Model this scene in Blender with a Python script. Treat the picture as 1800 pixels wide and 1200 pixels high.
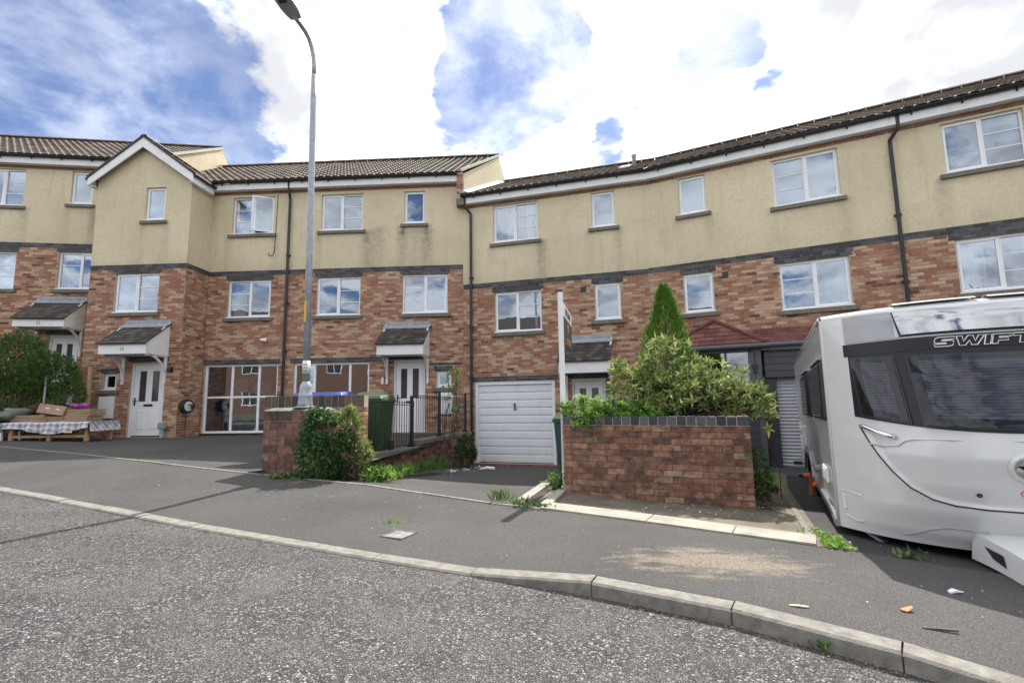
import bpy, copy, math, random
from mathutils import Vector, Matrix, noise as mnoise
R = math.radians
random.seed(7)
S = bpy.context.scene
COL = S.collection
for o in list(bpy.data.objects):
    bpy.data.objects.remove(o)

# ------------------------------------------------------------------ camera
F_PX, PITCH, ROLL = 850.0, R(6.97), R(-0.87)
cam = bpy.data.cameras.new('camera')
cam.sensor_width = 36.0
cam.lens = 36.0 * F_PX / 1800.0
cam.clip_start, cam.clip_end = 0.05, 2000
camo = bpy.data.objects.new('camera', cam)
COL.objects.link(camo)
FW = Vector((0, math.cos(PITCH), math.sin(PITCH)))
U0 = Vector((0, -math.sin(PITCH), math.cos(PITCH)))
RT = Vector((1, 0, 0)) * math.cos(ROLL) + U0 * math.sin(ROLL)
UP = Vector((1, 0, 0)) * -math.sin(ROLL) + U0 * math.cos(ROLL)
M = Matrix((RT, UP, -FW)).transposed().to_4x4()
camo.matrix_world = M
S.camera = camo

def in_frame(p, marg=40):
    d = p.dot(FW)
    if d < .1:
        return False
    x = 900 + F_PX * p.dot(RT) / d
    y = 600 - F_PX * p.dot(UP) / d
    return -marg < x < 1800 + marg and -marg < y < 1200 + marg

# ------------------------------------------------------------------ sky, sun, exposure
SUN_AZ, SUN_EL = R(22), R(51.5)          # azimuth clockwise from +Y (behind the terrace), elevation
world = bpy.data.worlds.new('World')
S.world = world
world.use_nodes = True
nt = world.node_tree
nt.nodes.clear()

def nd(nt, typ, **kw):
    n = nt.nodes.new(typ)
    ins = kw.pop('ins', {})
    for k, v in kw.items():
        setattr(n, k, v)
    for k, v in ins.items():
        if hasattr(v, 'is_output'):
            nt.links.new(v, n.inputs[k])
        else:
            n.inputs[k].default_value = v
    return n

def math_n(nt, op, a, b=0.0, c=0.0, clamp=False):
    n = nd(nt, 'ShaderNodeMath', operation=op, use_clamp=clamp)
    for i, v in enumerate((a, b, c)):
        if hasattr(v, 'is_output'):
            nt.links.new(v, n.inputs[i])
        else:
            n.inputs[i].default_value = v
    return n.outputs[0]

def mix_c(nt, fac, a, b, blend='MIX'):
    n = nd(nt, 'ShaderNodeMix', data_type='RGBA', blend_type=blend)
    for k, v in ((0, fac), (6, a), (7, b)):
        if hasattr(v, 'is_output'):
            nt.links.new(v, n.inputs[k])
        elif k == 0:
            n.inputs[k].default_value = v
        else:
            n.inputs[k].default_value = tuple(v) + (1,) if len(v) == 3 else v
    return n.outputs[2]

def smooth(nt, v, lo, hi):
    n = nd(nt, 'ShaderNodeMapRange', interpolation_type='SMOOTHSTEP')
    nt.links.new(v, n.inputs[0])
    n.inputs[1].default_value, n.inputs[2].default_value = lo, hi
    return n.outputs[0]

sky = nd(nt, 'ShaderNodeTexSky', sky_type='NISHITA', sun_disc=False, sun_elevation=SUN_EL,
         sun_rotation=SUN_AZ, air_density=1.0, dust_density=0.6, ozone_density=1.6)
tc = nd(nt, 'ShaderNodeTexCoord')
sp = nd(nt, 'ShaderNodeSeparateXYZ', ins={0: tc.outputs['Generated']})
zz = math_n(nt, 'ADD', math_n(nt, 'MAXIMUM', sp.outputs[2], 0.0), 0.22)
cb = nd(nt, 'ShaderNodeCombineXYZ', ins={0: math_n(nt, 'DIVIDE', sp.outputs[0], zz), 1: math_n(nt, 'DIVIDE', sp.outputs[1], zz)})
n1 = nd(nt, 'ShaderNodeTexNoise', ins={0: cb.outputs[0], 'Scale': 1.55, 'Detail': 9.0, 'Roughness': 0.58, 'Distortion': 0.25})
n2 = nd(nt, 'ShaderNodeTexNoise', ins={0: cb.outputs[0], 'Scale': 3.4, 'Detail': 6.0, 'Roughness': 0.55, 'Distortion': 0.3})

def blob(px, py, r_in, r_out):
    """a soft region of the sky round one direction"""
    d = (FW + RT * ((px - 900) / F_PX) + UP * ((600 - py) / F_PX)).normalized()
    v = nd(nt, 'ShaderNodeVectorMath', operation='DOT_PRODUCT', ins={0: tc.outputs['Generated'], 1: tuple(d)})
    return smooth(nt, v.outputs['Value'], math.cos(R(r_out)), math.cos(R(r_in)))
n3 = nd(nt, 'ShaderNodeTexNoise', ins={0: cb.outputs[0], 'Scale': 5.5, 'Detail': 8.0, 'Roughness': 0.60, 'Distortion': 0.2})
holes = math_n(nt, 'MULTIPLY', blob(80, 190, 1, 19), 0.36)
for px, py, a, b, s in ((905, 95, 2, 10, .56), (840, 205, 0, 7.5, .42), (930, 150, 0, 6, .16), (300, 70, 1, 9, .18), (1290, 60, 0, 4, .30), (1215, 120, 0, 3, .30), (420, 260, 0, 6, .18), (1700, 60, 2, 13, -.16), (200, 10, 1, 9, -.13), (1050, 215, 0, 6, .12)):
    holes = math_n(nt, 'ADD', holes, math_n(nt, 'MULTIPLY', blob(px, py, a, b), s))
# away from the sun the sky opens up: the house windows mirror large blue gaps
back = nd(nt, 'ShaderNodeVectorMath', operation='DOT_PRODUCT', ins={0: tc.outputs['Generated'], 1: (.15, -.93, .33)})
holes = math_n(nt, 'ADD', holes, math_n(nt, 'MULTIPLY', smooth(nt, back.outputs['Value'], .1, .75), .11))
cn = math_n(nt, 'ADD', math_n(nt, 'MULTIPLY', math_n(nt, 'SUBTRACT', n1.outputs[0], .5), 1.15), math_n(nt, 'MULTIPLY', math_n(nt, 'SUBTRACT', n3.outputs[0], .5), .85))
cover = math_n(nt, 'SUBTRACT', math_n(nt, 'ADD', cn, 0.69), holes)
mask = smooth(nt, cover, 0.38, 0.58)
veil = math_n(nt, 'MULTIPLY', smooth(nt, n3.outputs[0], .30, .75), .42)
mask = math_n(nt, 'MAXIMUM', mask, veil)
sh_in = math_n(nt, 'ADD', n2.outputs[0], math_n(nt, 'MULTIPLY', math_n(nt, 'SUBTRACT', n3.outputs[0], .5), .35))
for px, py, a, b, k in ((1640, 60, 2, 17, .20), (430, 130, 0, 9, .15), (650, 20, 0, 8, .12), (1000, 270, 0, 6, .12), (1150, 60, 2, 22, -.14), (620, 150, 1, 8, -.10)):
    sh_in = math_n(nt, 'ADD', sh_in, math_n(nt, 'MULTIPLY', blob(px, py, a, b), k))
shade = smooth(nt, sh_in, 0.40, 0.74)
glow = blob(1150, 120, 2, 30)
lit = mix_c(nt, glow, (7.6, 7.7, 7.95), (11.5, 11.5, 11.4))
cloud = mix_c(nt, shade, lit, (3.5, 3.55, 3.7))
skyb = mix_c(nt, 1.0, sky.outputs[0], (0.42, 0.455, 0.56), 'MULTIPLY')
skyc = mix_c(nt, math_n(nt, 'MULTIPLY', mask, 0.97), skyb, cloud)
bg = nd(nt, 'ShaderNodeBackground', ins={0: skyc, 1: 0.10})
wo = nd(nt, 'ShaderNodeOutputWorld', ins={0: bg.outputs[0]})

sun = bpy.data.lights.new('sun', 'SUN')
sun.energy, sun.angle, sun.color = 3.1, R(0.6), (1.0, 0.95, 0.87)
suno = bpy.data.objects.new('sun', sun)
COL.objects.link(suno)
sd = Vector((math.sin(SUN_AZ) * math.cos(SUN_EL), math.cos(SUN_AZ) * math.cos(SUN_EL), math.sin(SUN_EL)))
suno.rotation_euler = sd.to_track_quat('Z', 'Y').to_euler()
suno.location = sd * 60

S.view_settings.view_transform = 'Standard'
S.view_settings.look = 'None'
S.view_settings.gamma = 1.0
S.view_settings.use_curve_mapping = False
S.view_settings.exposure = 1.32
S.render.engine = 'CYCLES'
S.cycles.max_bounces = 8
S.cycles.transparent_max_bounces = 16

# ------------------------------------------------------------------ mesh helper
class MB:
    """collects faces; build() links them as one mesh object"""
    def __init__(s):
        s.v, s.f, s.m, s.t, s.st = [], [], [], [], None
        s.tone, s.mi = 0.5, 0
    def add(s, pts):
        b = len(s.v)
        s.v.extend([tuple(p) for p in pts])
        return b
    def face(s, idx):
        s.f.append(tuple(idx)); s.m.append(s.mi); s.t.append(s.tone)
    def quad(s, a, b, c, d):
        i = s.add((a, b, c, d)); s.face((i, i+1, i+2, i+3))
    def poly(s, pts):
        i = s.add(pts); s.face(range(i, i+len(pts)))
    def box(s, x0, x1, y0, y1, z0, z1, skip=''):
        i = s.add([(x0,y0,z0),(x1,y0,z0),(x1,y1,z0),(x0,y1,z0),(x0,y0,z1),(x1,y0,z1),(x1,y1,z1),(x0,y1,z1)])
        fs = {'b':(0,3,2,1),'t':(4,5,6,7),'f':(0,1,5,4),'r':(1,2,6,5),'k':(2,3,7,6),'l':(3,0,4,7)}
        for k, q in fs.items():
            if k not in skip:
                s.face([i+j for j in q])
    def hexa(s, p):
        """8 points: bottom loop then top loop"""
        i = s.add(p)
        for q in ((0,3,2,1),(4,5,6,7),(0,1,5,4),(1,2,6,5),(2,3,7,6),(3,0,4,7)):
            s.face([i+j for j in q])
    def bar(s, a, b, w, h=None, up=(0,0,1)):
        a, b = Vector(a), Vector(b); h = h or w
        d = (b-a).normalized(); up = Vector(up)
        if abs(d.dot(up)) > .95: up = Vector((0,1,0))
        x = d.cross(up).normalized()*w/2; y = x.cross(d).normalized()*h/2
        s.hexa([a-x-y, a+x-y, b+x-y, b-x-y, a-x+y, a+x+y, b+x+y, b-x+y])
    def tube(s, pts, r, n=8, cap=True):
        pts = [Vector(p) for p in pts]
        rs = r if isinstance(r, (list, tuple)) else [r]*len(pts)
        rings = []
        ref = Vector((0.13, 0.31, 0.94))
        for k, p in enumerate(pts):
            d = (pts[min(k+1, len(pts)-1)] - pts[max(k-1, 0)]).normalized()
            x = d.cross(ref)
            if x.length < .05: x = d.cross(Vector((1, 0, 0)))
            x.normalize(); y = d.cross(x)
            rings.append(s.add([p + (x*math.cos(2*math.pi*i/n) + y*math.sin(2*math.pi*i/n))*rs[k] for i in range(n)]))
        for k in range(len(rings)-1):
            a, b = rings[k], rings[k+1]
            for i in range(n):
                j = (i+1) % n
                s.face((a+i, a+j, b+j, b+i))
        if cap:
            s.face([rings[0]+i for i in reversed(range(n))]); s.face([rings[-1]+i for i in range(n)])
    def lathe(s, c, prof, n=16):
        """prof: (radius, z) pairs round a vertical axis"""
        rings = [s.add([(c[0]+r*math.cos(2*math.pi*i/n), c[1]+r*math.sin(2*math.pi*i/n), c[2]+z) for i in range(n)]) for r, z in prof]
        for a, b in zip(rings, rings[1:]):
            for i in range(n):
                s.face((a+i, a+(i+1) % n, b+(i+1) % n, b+i))
        s.face([rings[-1]+i for i in range(n)]); s.face([rings[0]+i for i in reversed(range(n))])
    def grid(s, fn, nu, nv, flip=False):
        b = s.add([fn(i/nu, j/nv) for j in range(nv+1) for i in range(nu+1)])
        for j in range(nv):
            for i in range(nu):
                q = [b+j*(nu+1)+i, b+j*(nu+1)+i+1, b+(j+1)*(nu+1)+i+1, b+(j+1)*(nu+1)+i]
                s.face(q[::-1] if flip else q)
    def mesh(s, name, mats, smooth=False, shift=(0,0,0)):
        me = bpy.data.meshes.new(name)
        sx, sy, sz = shift
        me.from_pydata([(x-sx, y-sy, z-sz) for x, y, z in s.v], [], s.f)
        for m in (mats if isinstance(mats, (list, tuple)) else [mats]):
            me.materials.append(m)
        a = me.attributes.new('tone', 'FLOAT', 'FACE')
        a.data.foreach_set('value', s.t)
        me.polygons.foreach_set('material_index', s.m)
        if smooth: me.polygons.foreach_set('use_smooth', [True]*len(s.f))
        if s.st is not None:
            a = me.attributes.new('stain', 'FLOAT', 'POINT'); a.data.foreach_set('value', s.st)
        me.update()
        return me
    def build(s, name, mats, parent=None, smooth=False, shift=(0,0,0), bev=0, sub=0):
        o = link(name, s.mesh(name, mats, smooth, shift), parent)
        if sub:
            md = o.modifiers.new('sub', 'SUBSURF'); md.levels = md.render_levels = sub
        if bev:
            md = o.modifiers.new('bevel', 'BEVEL'); md.width = bev; md.segments = 2; md.limit_method = 'ANGLE'
        return o

def link(name, me, parent=None, loc=None, rot=None, scale=None):
    o = bpy.data.objects.new(name, me)
    COL.objects.link(o)
    if parent: o.parent = parent
    if loc is not None: o.location = loc
    if rot is not None: o.rotation_euler = rot
    if scale is not None: o.scale = scale
    return o

def tag(o, label=None, cat=None, group=None, kind=None):
    if label: o['label'] = label
    if cat: o['category'] = cat
    if group: o['group'] = group
    if kind: o['kind'] = kind
    return o

def thing(name, label, cat, loc=(0,0,0), rz=0, group=None):
    o = bpy.data.objects.new(name, None)
    o.empty_display_size = .2
    COL.objects.link(o)
    o.location = loc; o.rotation_euler = (0, 0, rz)
    return tag(o, label, cat, group)

def copy_tree(o, parent=None):
    c = o.copy(); COL.objects.link(c)
    if parent: c.parent = parent
    for ch in list(o.children): copy_tree(ch, c)
    return c

def text_mesh(body, size, mat, ext=.002):
    cu = bpy.data.curves.new('lettering', 'FONT')
    cu.body, cu.size, cu.align_x, cu.align_y, cu.extrude = body, size, 'CENTER', 'CENTER', ext
    to = bpy.data.objects.new('lettering', cu)
    COL.objects.link(to)
    bpy.context.view_layer.update()
    me = bpy.data.meshes.new_from_object(to.evaluated_get(bpy.context.evaluated_depsgraph_get()))
    bpy.data.objects.remove(to)
    me.materials.clear(); me.materials.append(mat)
    return me

# ------------------------------------------------------------------ materials
def ramp(nt, fac, stops):
    n = nd(nt, 'ShaderNodeValToRGB')
    nt.links.new(fac, n.inputs[0])
    el = n.color_ramp.elements
    while len(el) < len(stops): el.new(.5)
    for e, (p, c) in zip(el, stops):
        e.position = p; e.color = tuple(c) + (1,)
    return n.outputs[0]

def new_mat(name):
    m = bpy.data.materials.new(name); m.use_nodes = True
    nt = m.node_tree
    b = nt.nodes['Principled BSDF']
    return m, nt, b

def pos(nt):
    return nd(nt, 'ShaderNodeNewGeometry').outputs['Position']

def noise_n(nt, scale, detail=4, rough=.55, vec=None, dist=0):
    return nd(nt, 'ShaderNodeTexNoise', ins={0: vec or pos(nt), 'Scale': scale, 'Detail': detail, 'Roughness': rough, 'Distortion': dist}).outputs[0]

def bump_n(nt, b, h, strength, dist=.01):
    n = nd(nt, 'ShaderNodeBump', ins={'Height': h, 'Strength': strength, 'Distance': dist})
    nt.links.new(n.outputs[0], b.inputs['Normal'])

def simple(name, col, rough=.6, var=.15, scale=6, bump=0, bscale=80, metal=0, spec=.5, coat=0, dirt=0, dirtcol=(.05,.045,.04)):
    """one colour with soft mottling, optional grime and fine relief"""
    m, nt, b = new_mat(name)
    n = noise_n(nt, scale, 5)
    lo = [c*(1-var) for c in col]; hi = [min(1, c*(1+var)) for c in col]
    c = ramp(nt, n, [(.3, lo), (.7, hi)])
    if dirt:
        g = smooth(nt, noise_n(nt, scale*.6+1.3, 7, .65), .5, .75)
        c = mix_c(nt, math_n(nt, 'MULTIPLY', g, dirt), c, dirtcol)
    nt.links.new(c, b.inputs['Base Color'])
    b.inputs['Roughness'].default_value = rough
    b.inputs['Metallic'].default_value = metal
    b.inputs['Specular IOR Level'].default_value = spec
    b.inputs['Coat Weight'].default_value = coat
    b.inputs['Coat Roughness'].default_value = .08
    if bump: bump_n(nt, b, noise_n(nt, bscale, 4), bump)
    return m

def toned(name, stops, rough=.85, var=.25, scale=25, bump=.35, bscale=90, dirt=.0, dirtcol=(.06,.05,.045), spec=.3):
    """colour picked per piece by the mesh's 'tone' value, mottled inside the piece"""
    m, nt, b = new_mat(name)
    at = nd(nt, 'ShaderNodeAttribute', attribute_name='tone')
    c = ramp(nt, at.outputs['Fac'], stops)
    n = noise_n(nt, scale, 5, .6)
    k = nd(nt, 'ShaderNodeMapRange', ins={0: n, 1: .25, 2: .75, 3: 1-var, 4: 1+var}).outputs[0]
    kc = nd(nt, 'ShaderNodeCombineXYZ', ins={0: k, 1: k, 2: k}).outputs[0]
    c = mix_c(nt, 1.0, c, kc, 'MULTIPLY')
    if dirt:
        g = smooth(nt, noise_n(nt, 1.7, 7, .65), .48, .72)
        c = mix_c(nt, math_n(nt, 'MULTIPLY', g, dirt), c, dirtcol)
    nt.links.new(c, b.inputs['Base Color'])
    b.inputs['Roughness'].default_value = rough
    b.inputs['Specular IOR Level'].default_value = spec
    if bump: bump_n(nt, b, noise_n(nt, bscale, 4), bump)
    return m

MT = {}
MT['brick'] = toned('house brick', [(0, (.11,.07,.052)), (.12, (.23,.10,.066)), (.45, (.32,.152,.100)), (.62, (.39,.23,.152)), (.80, (.47,.33,.222)), (1, (.53,.41,.30))], bump=.3, dirt=.18)
MT['brick_old'] = toned('garden wall brick', [(0, (.06,.045,.038)), (.2, (.14,.078,.056)), (.5, (.225,.108,.075)), (.75, (.28,.158,.108)), (1, (.35,.255,.175))], var=.75, scale=11, bump=.8, bscale=45, dirt=.75, dirtcol=(.045,.038,.032))
MT['brick_pier'] = toned('weathered pier block', [(0, (.07,.05,.045)), (.4, (.15,.078,.062)), (.7, (.22,.115,.088)), (1, (.25,.17,.13))], var=.6, scale=12, bump=.9, bscale=35, dirt=.7, dirtcol=(.05,.042,.038))
MT['brick_black'] = toned('engineering brick', [(0, (.028,.03,.036)), (.5, (.055,.057,.066)), (1, (.10,.10,.115))], rough=.6, bump=.2, spec=.4)
MT['mortar'] = simple('mortar', (.46,.375,.30), .95, .15, 20, .4, 150)
MT['mortar_dark'] = simple('dark mortar', (.18,.155,.125), .95, .3, 12, .5, 120, dirt=.5)
MT['tile'] = toned('roof tile', [(0, (.105,.088,.078)), (.5, (.175,.145,.125)), (1, (.25,.21,.18))], rough=.72, var=.3, scale=30, bump=.35, dirt=.3, dirtcol=(.05,.048,.04))
MT['tile_dark'] = toned('canopy tile', [(0, (.035,.03,.03)), (.5, (.06,.052,.05)), (1, (.10,.088,.082))], rough=.7, var=.3, scale=30, bump=.3)
MT['tile_red'] = toned('red roof tile', [(0, (.10,.042,.04)), (.5, (.15,.058,.052)), (1, (.20,.082,.07))], rough=.75, var=.3, scale=30, bump=.3)
MT['upvc'] = simple('white upvc', (.80,.81,.83), .32, .03, 3, dirt=.10, dirtcol=(.45,.43,.4))
MT['white_paint'] = simple('white painted timber', (.76,.76,.77), .5, .05, 4, .1, 60, dirt=.22, dirtcol=(.35,.34,.31))
MT['black_pipe'] = simple('black plastic pipe', (.014,.015,.018), .4, .2, 10)
MT['sill'] = simple('sill stone', (.17,.155,.13), .9, .25, 14, .5, 90, dirt=.5, dirtcol=(.06,.06,.05))
MT['lead'] = simple('lead flashing', (.30,.32,.35), .5, .25, 9, .2, 30, spec=.5)
MT['verge'] = simple('verge mortar', (.48,.45,.40), .9, .25, 20, .5, 60)
MT['dark_room'] = simple('dim interior', (.045,.042,.04), .9)
MT['curtain'] = simple('white curtain', (.78,.78,.80), .9, .05, 5)
MT['curtain_blue'] = simple('pale blue curtain', (.50,.62,.74), .9, .06, 5)
MT['blind'] = simple('grey blind', (.66,.68,.68), .9, .03, 2)
MT['frosted'] = simple('frosted glass', (.30,.34,.40), .25, .05, 3)
MT['doorglass'] = simple('dark door glass', (.05,.055,.06), .12, .1, 5)
MT['charcoal'] = simple('charcoal cladding', (.040,.043,.055), .45, .1, 5)
MT['charcoal2'] = simple('slate grey frame', (.085,.09,.11), .4, .1, 5)
MT['shutter'] = simple('silver shutter', (.48,.49,.53), .4, .05, 4)
MT['concrete'] = simple('concrete', (.30,.285,.24), .95, .2, 5, .4, 120, dirt=.35, dirtcol=(.12,.115,.09))
MT['kerb'] = simple('kerb concrete', (.215,.203,.18), .95, .28, 14, .7, 130, dirt=.6, dirtcol=(.105,.098,.085))
MT['soil'] = simple('soil', (.07,.055,.04), 1, .3, 6, .6, 40)
MT['steel'] = simple('galvanised steel', (.33,.36,.40), .5, .18, 12, metal=.35)
MT['railing'] = simple('black painted iron', (.012,.012,.014), .45)
MT['gold'] = simple('brass numerals', (.60,.42,.14), .35, metal=.8)
MT['grey_ink'] = simple('grey numerals', (.16,.16,.18), .6)
MT['cardboard'] = simple('cardboard', (.34,.24,.16), .9, .12, 8)
MT['wood'] = simple('pale wood', (.42,.26,.13), .7, .2, 9)
MT['wood_dark'] = simple('weathered timber', (.10,.075,.055), .9, .35, 7, .4, 50)
MT['chrome'] = simple('chrome', (.75,.76,.78), .08, .03, 3, metal=1)
MT['rubber'] = simple('tyre rubber', (.018,.018,.019), .85)
MT['orange'] = simple('orange plastic', (.85,.20,.05), .4)
MT['blackp'] = simple('black plastic', (.02,.02,.022), .4)
MT['red'] = simple('red print', (.62,.04,.05), .5)
MT['bin_green'] = simple('green plastic', (.030,.060,.030), .5, .15, 5)
MT['lid_green'] = simple('green lid plastic', (.10,.17,.075), .5)
MT['lid_blue'] = simple('blue lid plastic', (.045,.08,.33), .45)
MT['caravan'] = simple('white gelcoat', (.60,.608,.615), .16, .02, 2, coat=.4, dirt=.08, dirtcol=(.4,.39,.36))
MT['caravan_side'] = simple('white aluminium side', (.50,.507,.517), .24, .03, 2, coat=.2, dirt=.12, dirtcol=(.36,.35,.32))
MT['silver'] = simple('silver panel', (.27,.275,.29), .22, .04, 3, metal=.35, coat=.3)
MT['navy'] = simple('navy band', (.012,.012,.018), .3, .05, 3, spec=.3)
MT['trim_grey'] = simple('grey trim', (.34,.35,.37), .4)
MT['yellow'] = simple('yellow tape', (.72,.40,.03), .6)
MT['label_white'] = simple('white sticker', (.7,.7,.68), .6)
MT['sign_green'] = simple('dark green board', (.012,.05,.042), .5)
MT['tarp'] = simple('green grey tarpaulin', (.11,.13,.10), .55, .25, 5, .3, 20)
MT['purple'] = simple('purple packet', (.32,.03,.30), .4, .5, 40)
MT['mat_grey'] = simple('grey ramp mat', (.055,.057,.065), .7)
MT['leaf_orange'] = simple('orange leaf', (.55,.15,.05), .7)
MT['leaf_pale'] = simple('pale seed', (.5,.58,.3), .7)
MT['tissue'] = simple('white tissue', (.75,.77,.8), .9)
MT['trunk'] = simple('bark', (.10,.075,.055), .95, .3, 14, .6, 40)

def glass_mat(name, tint, refl, fac=.45, rough=0.0):
    m, nt, b = new_mat(name)
    nt.nodes.remove(b)
    lw = nd(nt, 'ShaderNodeLayerWeight', ins={0: .35})
    f = math_n(nt, 'ADD', math_n(nt, 'MULTIPLY', lw.outputs['Fresnel'], .6), fac, clamp=True)
    t = nd(nt, 'ShaderNodeBsdfTransparent', ins={0: tuple(tint)+(1,)})
    g = nd(nt, 'ShaderNodeBsdfGlossy', ins={0: tuple(refl)+(1,), 'Roughness': rough})
    # old float panes are never quite flat
    bn = nd(nt, 'ShaderNodeBump', ins={'Height': noise_n(nt, 1.6, 2), 'Strength': .03, 'Distance': .05})
    nt.links.new(bn.outputs[0], g.inputs['Normal'])
    mx = nd(nt, 'ShaderNodeMixShader', ins={0: f, 1: t.outputs[0], 2: g.outputs[0]})
    nt.links.new(mx.outputs[0], nt.nodes['Material Output'].inputs[0])
    return m
MT['glass'] = glass_mat('window glass', (.80,.84,.86), (.80,.86,.95), .20)
MT['glass_caravan'] = glass_mat('smoked caravan acrylic', (.46,.465,.49), (.70,.72,.76), .02)
MT['glass_tint'] = glass_mat('smoked acrylic', (.20,.20,.24), (.8,.82,.88), .20)
MT['glass_roof'] = glass_mat('grey acrylic', (.30,.30,.32), (.85,.86,.9), .40)

def leaf_mat(name, stops, trans=.35, rough=.5):
    m, nt, b = new_mat(name)
    at = nd(nt, 'ShaderNodeAttribute', attribute_name='tone')
    c = ramp(nt, at.outputs['Fac'], stops)
    nt.links.new(c, b.inputs['Base Color'])
    b.inputs['Roughness'].default_value = rough
    b.inputs['Specular IOR Level'].default_value = .35
    tr = nd(nt, 'ShaderNodeBsdfTranslucent')
    nt.links.new(c, tr.inputs[0])
    mx = nd(nt, 'ShaderNodeMixShader', ins={0: trans, 1: b.outputs[0], 2: tr.outputs[0]})
    nt.links.new(mx.outputs[0], nt.nodes['Material Output'].inputs[0])
    return m
MT['leaf_dark'] = leaf_mat('dark leaf', [(0, (.018,.045,.018)), (.5, (.055,.12,.038)), (1, (.14,.24,.07))])
MT['leaf_mid'] = leaf_mat('fresh leaf', [(0, (.035,.08,.02)), (.5, (.09,.175,.04)), (1, (.19,.29,.07))])
MT['leaf_shrub'] = leaf_mat('grey green leaf', [(0, (.06,.10,.03)), (.35, (.19,.26,.08)), (.7, (.37,.42,.17)), (1, (.60,.57,.20))], rough=.42)
MT['leaf_lime'] = leaf_mat('lime leaf', [(0, (.08,.17,.03)), (.5, (.20,.36,.06)), (1, (.34,.50,.12))])
MT['leaf_conifer'] = leaf_mat('conifer sprays', [(0, (.035,.085,.012)), (.5, (.11,.22,.03)), (1, (.22,.36,.06))], .25)
MT['petal'] = leaf_mat('cream blossom', [(0, (.55,.55,.42)), (1, (.75,.75,.62))])

def render_wall_mat():
    m, nt, b = new_mat('cream render')
    p = pos(nt)
    base = ramp(nt, noise_n(nt, .55, 6, .6), [(.3, (.60,.52,.36)), (.55, (.68,.59,.42)), (.75, (.73,.645,.475))])
    fine = noise_n(nt, 16, 6, .7)
    base = mix_c(nt, math_n(nt, 'MULTIPLY', smooth(nt, fine, .42, .70), .42), base, (.44,.38,.265))
    blot = noise_n(nt, 2.3, 7, .68)
    base = mix_c(nt, math_n(nt, 'MULTIPLY', smooth(nt, blot, .50, .72), .30), base, (.43,.375,.27))
    mp = nd(nt, 'ShaderNodeMapping', ins={0: p, 3: (3.0, 3.0, .25)})
    st = noise_n(nt, 1.6, 5, .6, vec=mp.outputs[0])
    base = mix_c(nt, math_n(nt, 'MULTIPLY', smooth(nt, st, .52, .78), .35), base, (.40,.345,.255))
    at = nd(nt, 'ShaderNodeAttribute', attribute_name='stain')
    k = math_n(nt, 'MULTIPLY', at.outputs['Fac'], nd(nt, 'ShaderNodeMapRange', ins={0: noise_n(nt, 7, 4), 1: .3, 2: .7, 3: .35, 4: 1.0}).outputs[0], clamp=True)
    base = mix_c(nt, k, base, (.15,.13,.10))
    nt.links.new(base, b.inputs['Base Color'])
    b.inputs['Roughness'].default_value = .95
    b.inputs['Specular IOR Level'].default_value = .2
    bump_n(nt, b, noise_n(nt, 110, 5, .7), .6, .012)
    return m
MT['render'] = render_wall_mat()

def road_mat():
    m, nt, b = new_mat('chipped road')
    vo = nd(nt, 'ShaderNodeTexVoronoi', ins={0: pos(nt), 'Scale': 74.0})
    vd = nd(nt, 'ShaderNodeTexVoronoi', feature='DISTANCE_TO_EDGE', ins={0: pos(nt), 'Scale': 74.0})
    sx = nd(nt, 'ShaderNodeSeparateColor', ins={0: vo.outputs['Color']})
    stone = ramp(nt, sx.outputs[0], [(0, (.035,.034,.035)), (.40, (.085,.080,.080)), (.68, (.16,.15,.148)), (.88, (.235,.23,.23)), (1, (.34,.34,.35))])
    patch = smooth(nt, noise_n(nt, 2.6, 5, .6), .38, .66)
    film = mix_c(nt, math_n(nt, 'MULTIPLY', patch, .75), stone, (.150,.138,.133))
    gap = smooth(nt, vd.outputs[0], .02, .16)
    c = mix_c(nt, gap, (.040,.038,.038), film)
    mp = nd(nt, 'ShaderNodeMapping', ins={0: pos(nt), 2: (0, 0, R(27)), 3: (.25, 1.6, 1)})
    wear = nd(nt, 'ShaderNodeMapRange', ins={0: noise_n(nt, .9, 6, .6, vec=mp.outputs[0]), 1: .3, 2: .7, 3: .80, 4: 1.18}).outputs[0]
    c = mix_c(nt, 1.0, c, nd(nt, 'ShaderNodeCombineXYZ', ins={0: wear, 1: wear, 2: wear}).outputs[0], 'MULTIPLY')
    nt.links.new(c, b.inputs['Base Color'])
    b.inputs['Roughness'].default_value = .85
    b.inputs['Specular IOR Level'].default_value = .3
    h = math_n(nt, 'ADD', math_n(nt, 'MULTIPLY', gap, sx.outputs[1]), math_n(nt, 'MULTIPLY', noise_n(nt, 140, 3), .4))
    bump_n(nt, b, h, .9, .012)
    return m
MT['road'] = road_mat()

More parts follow.
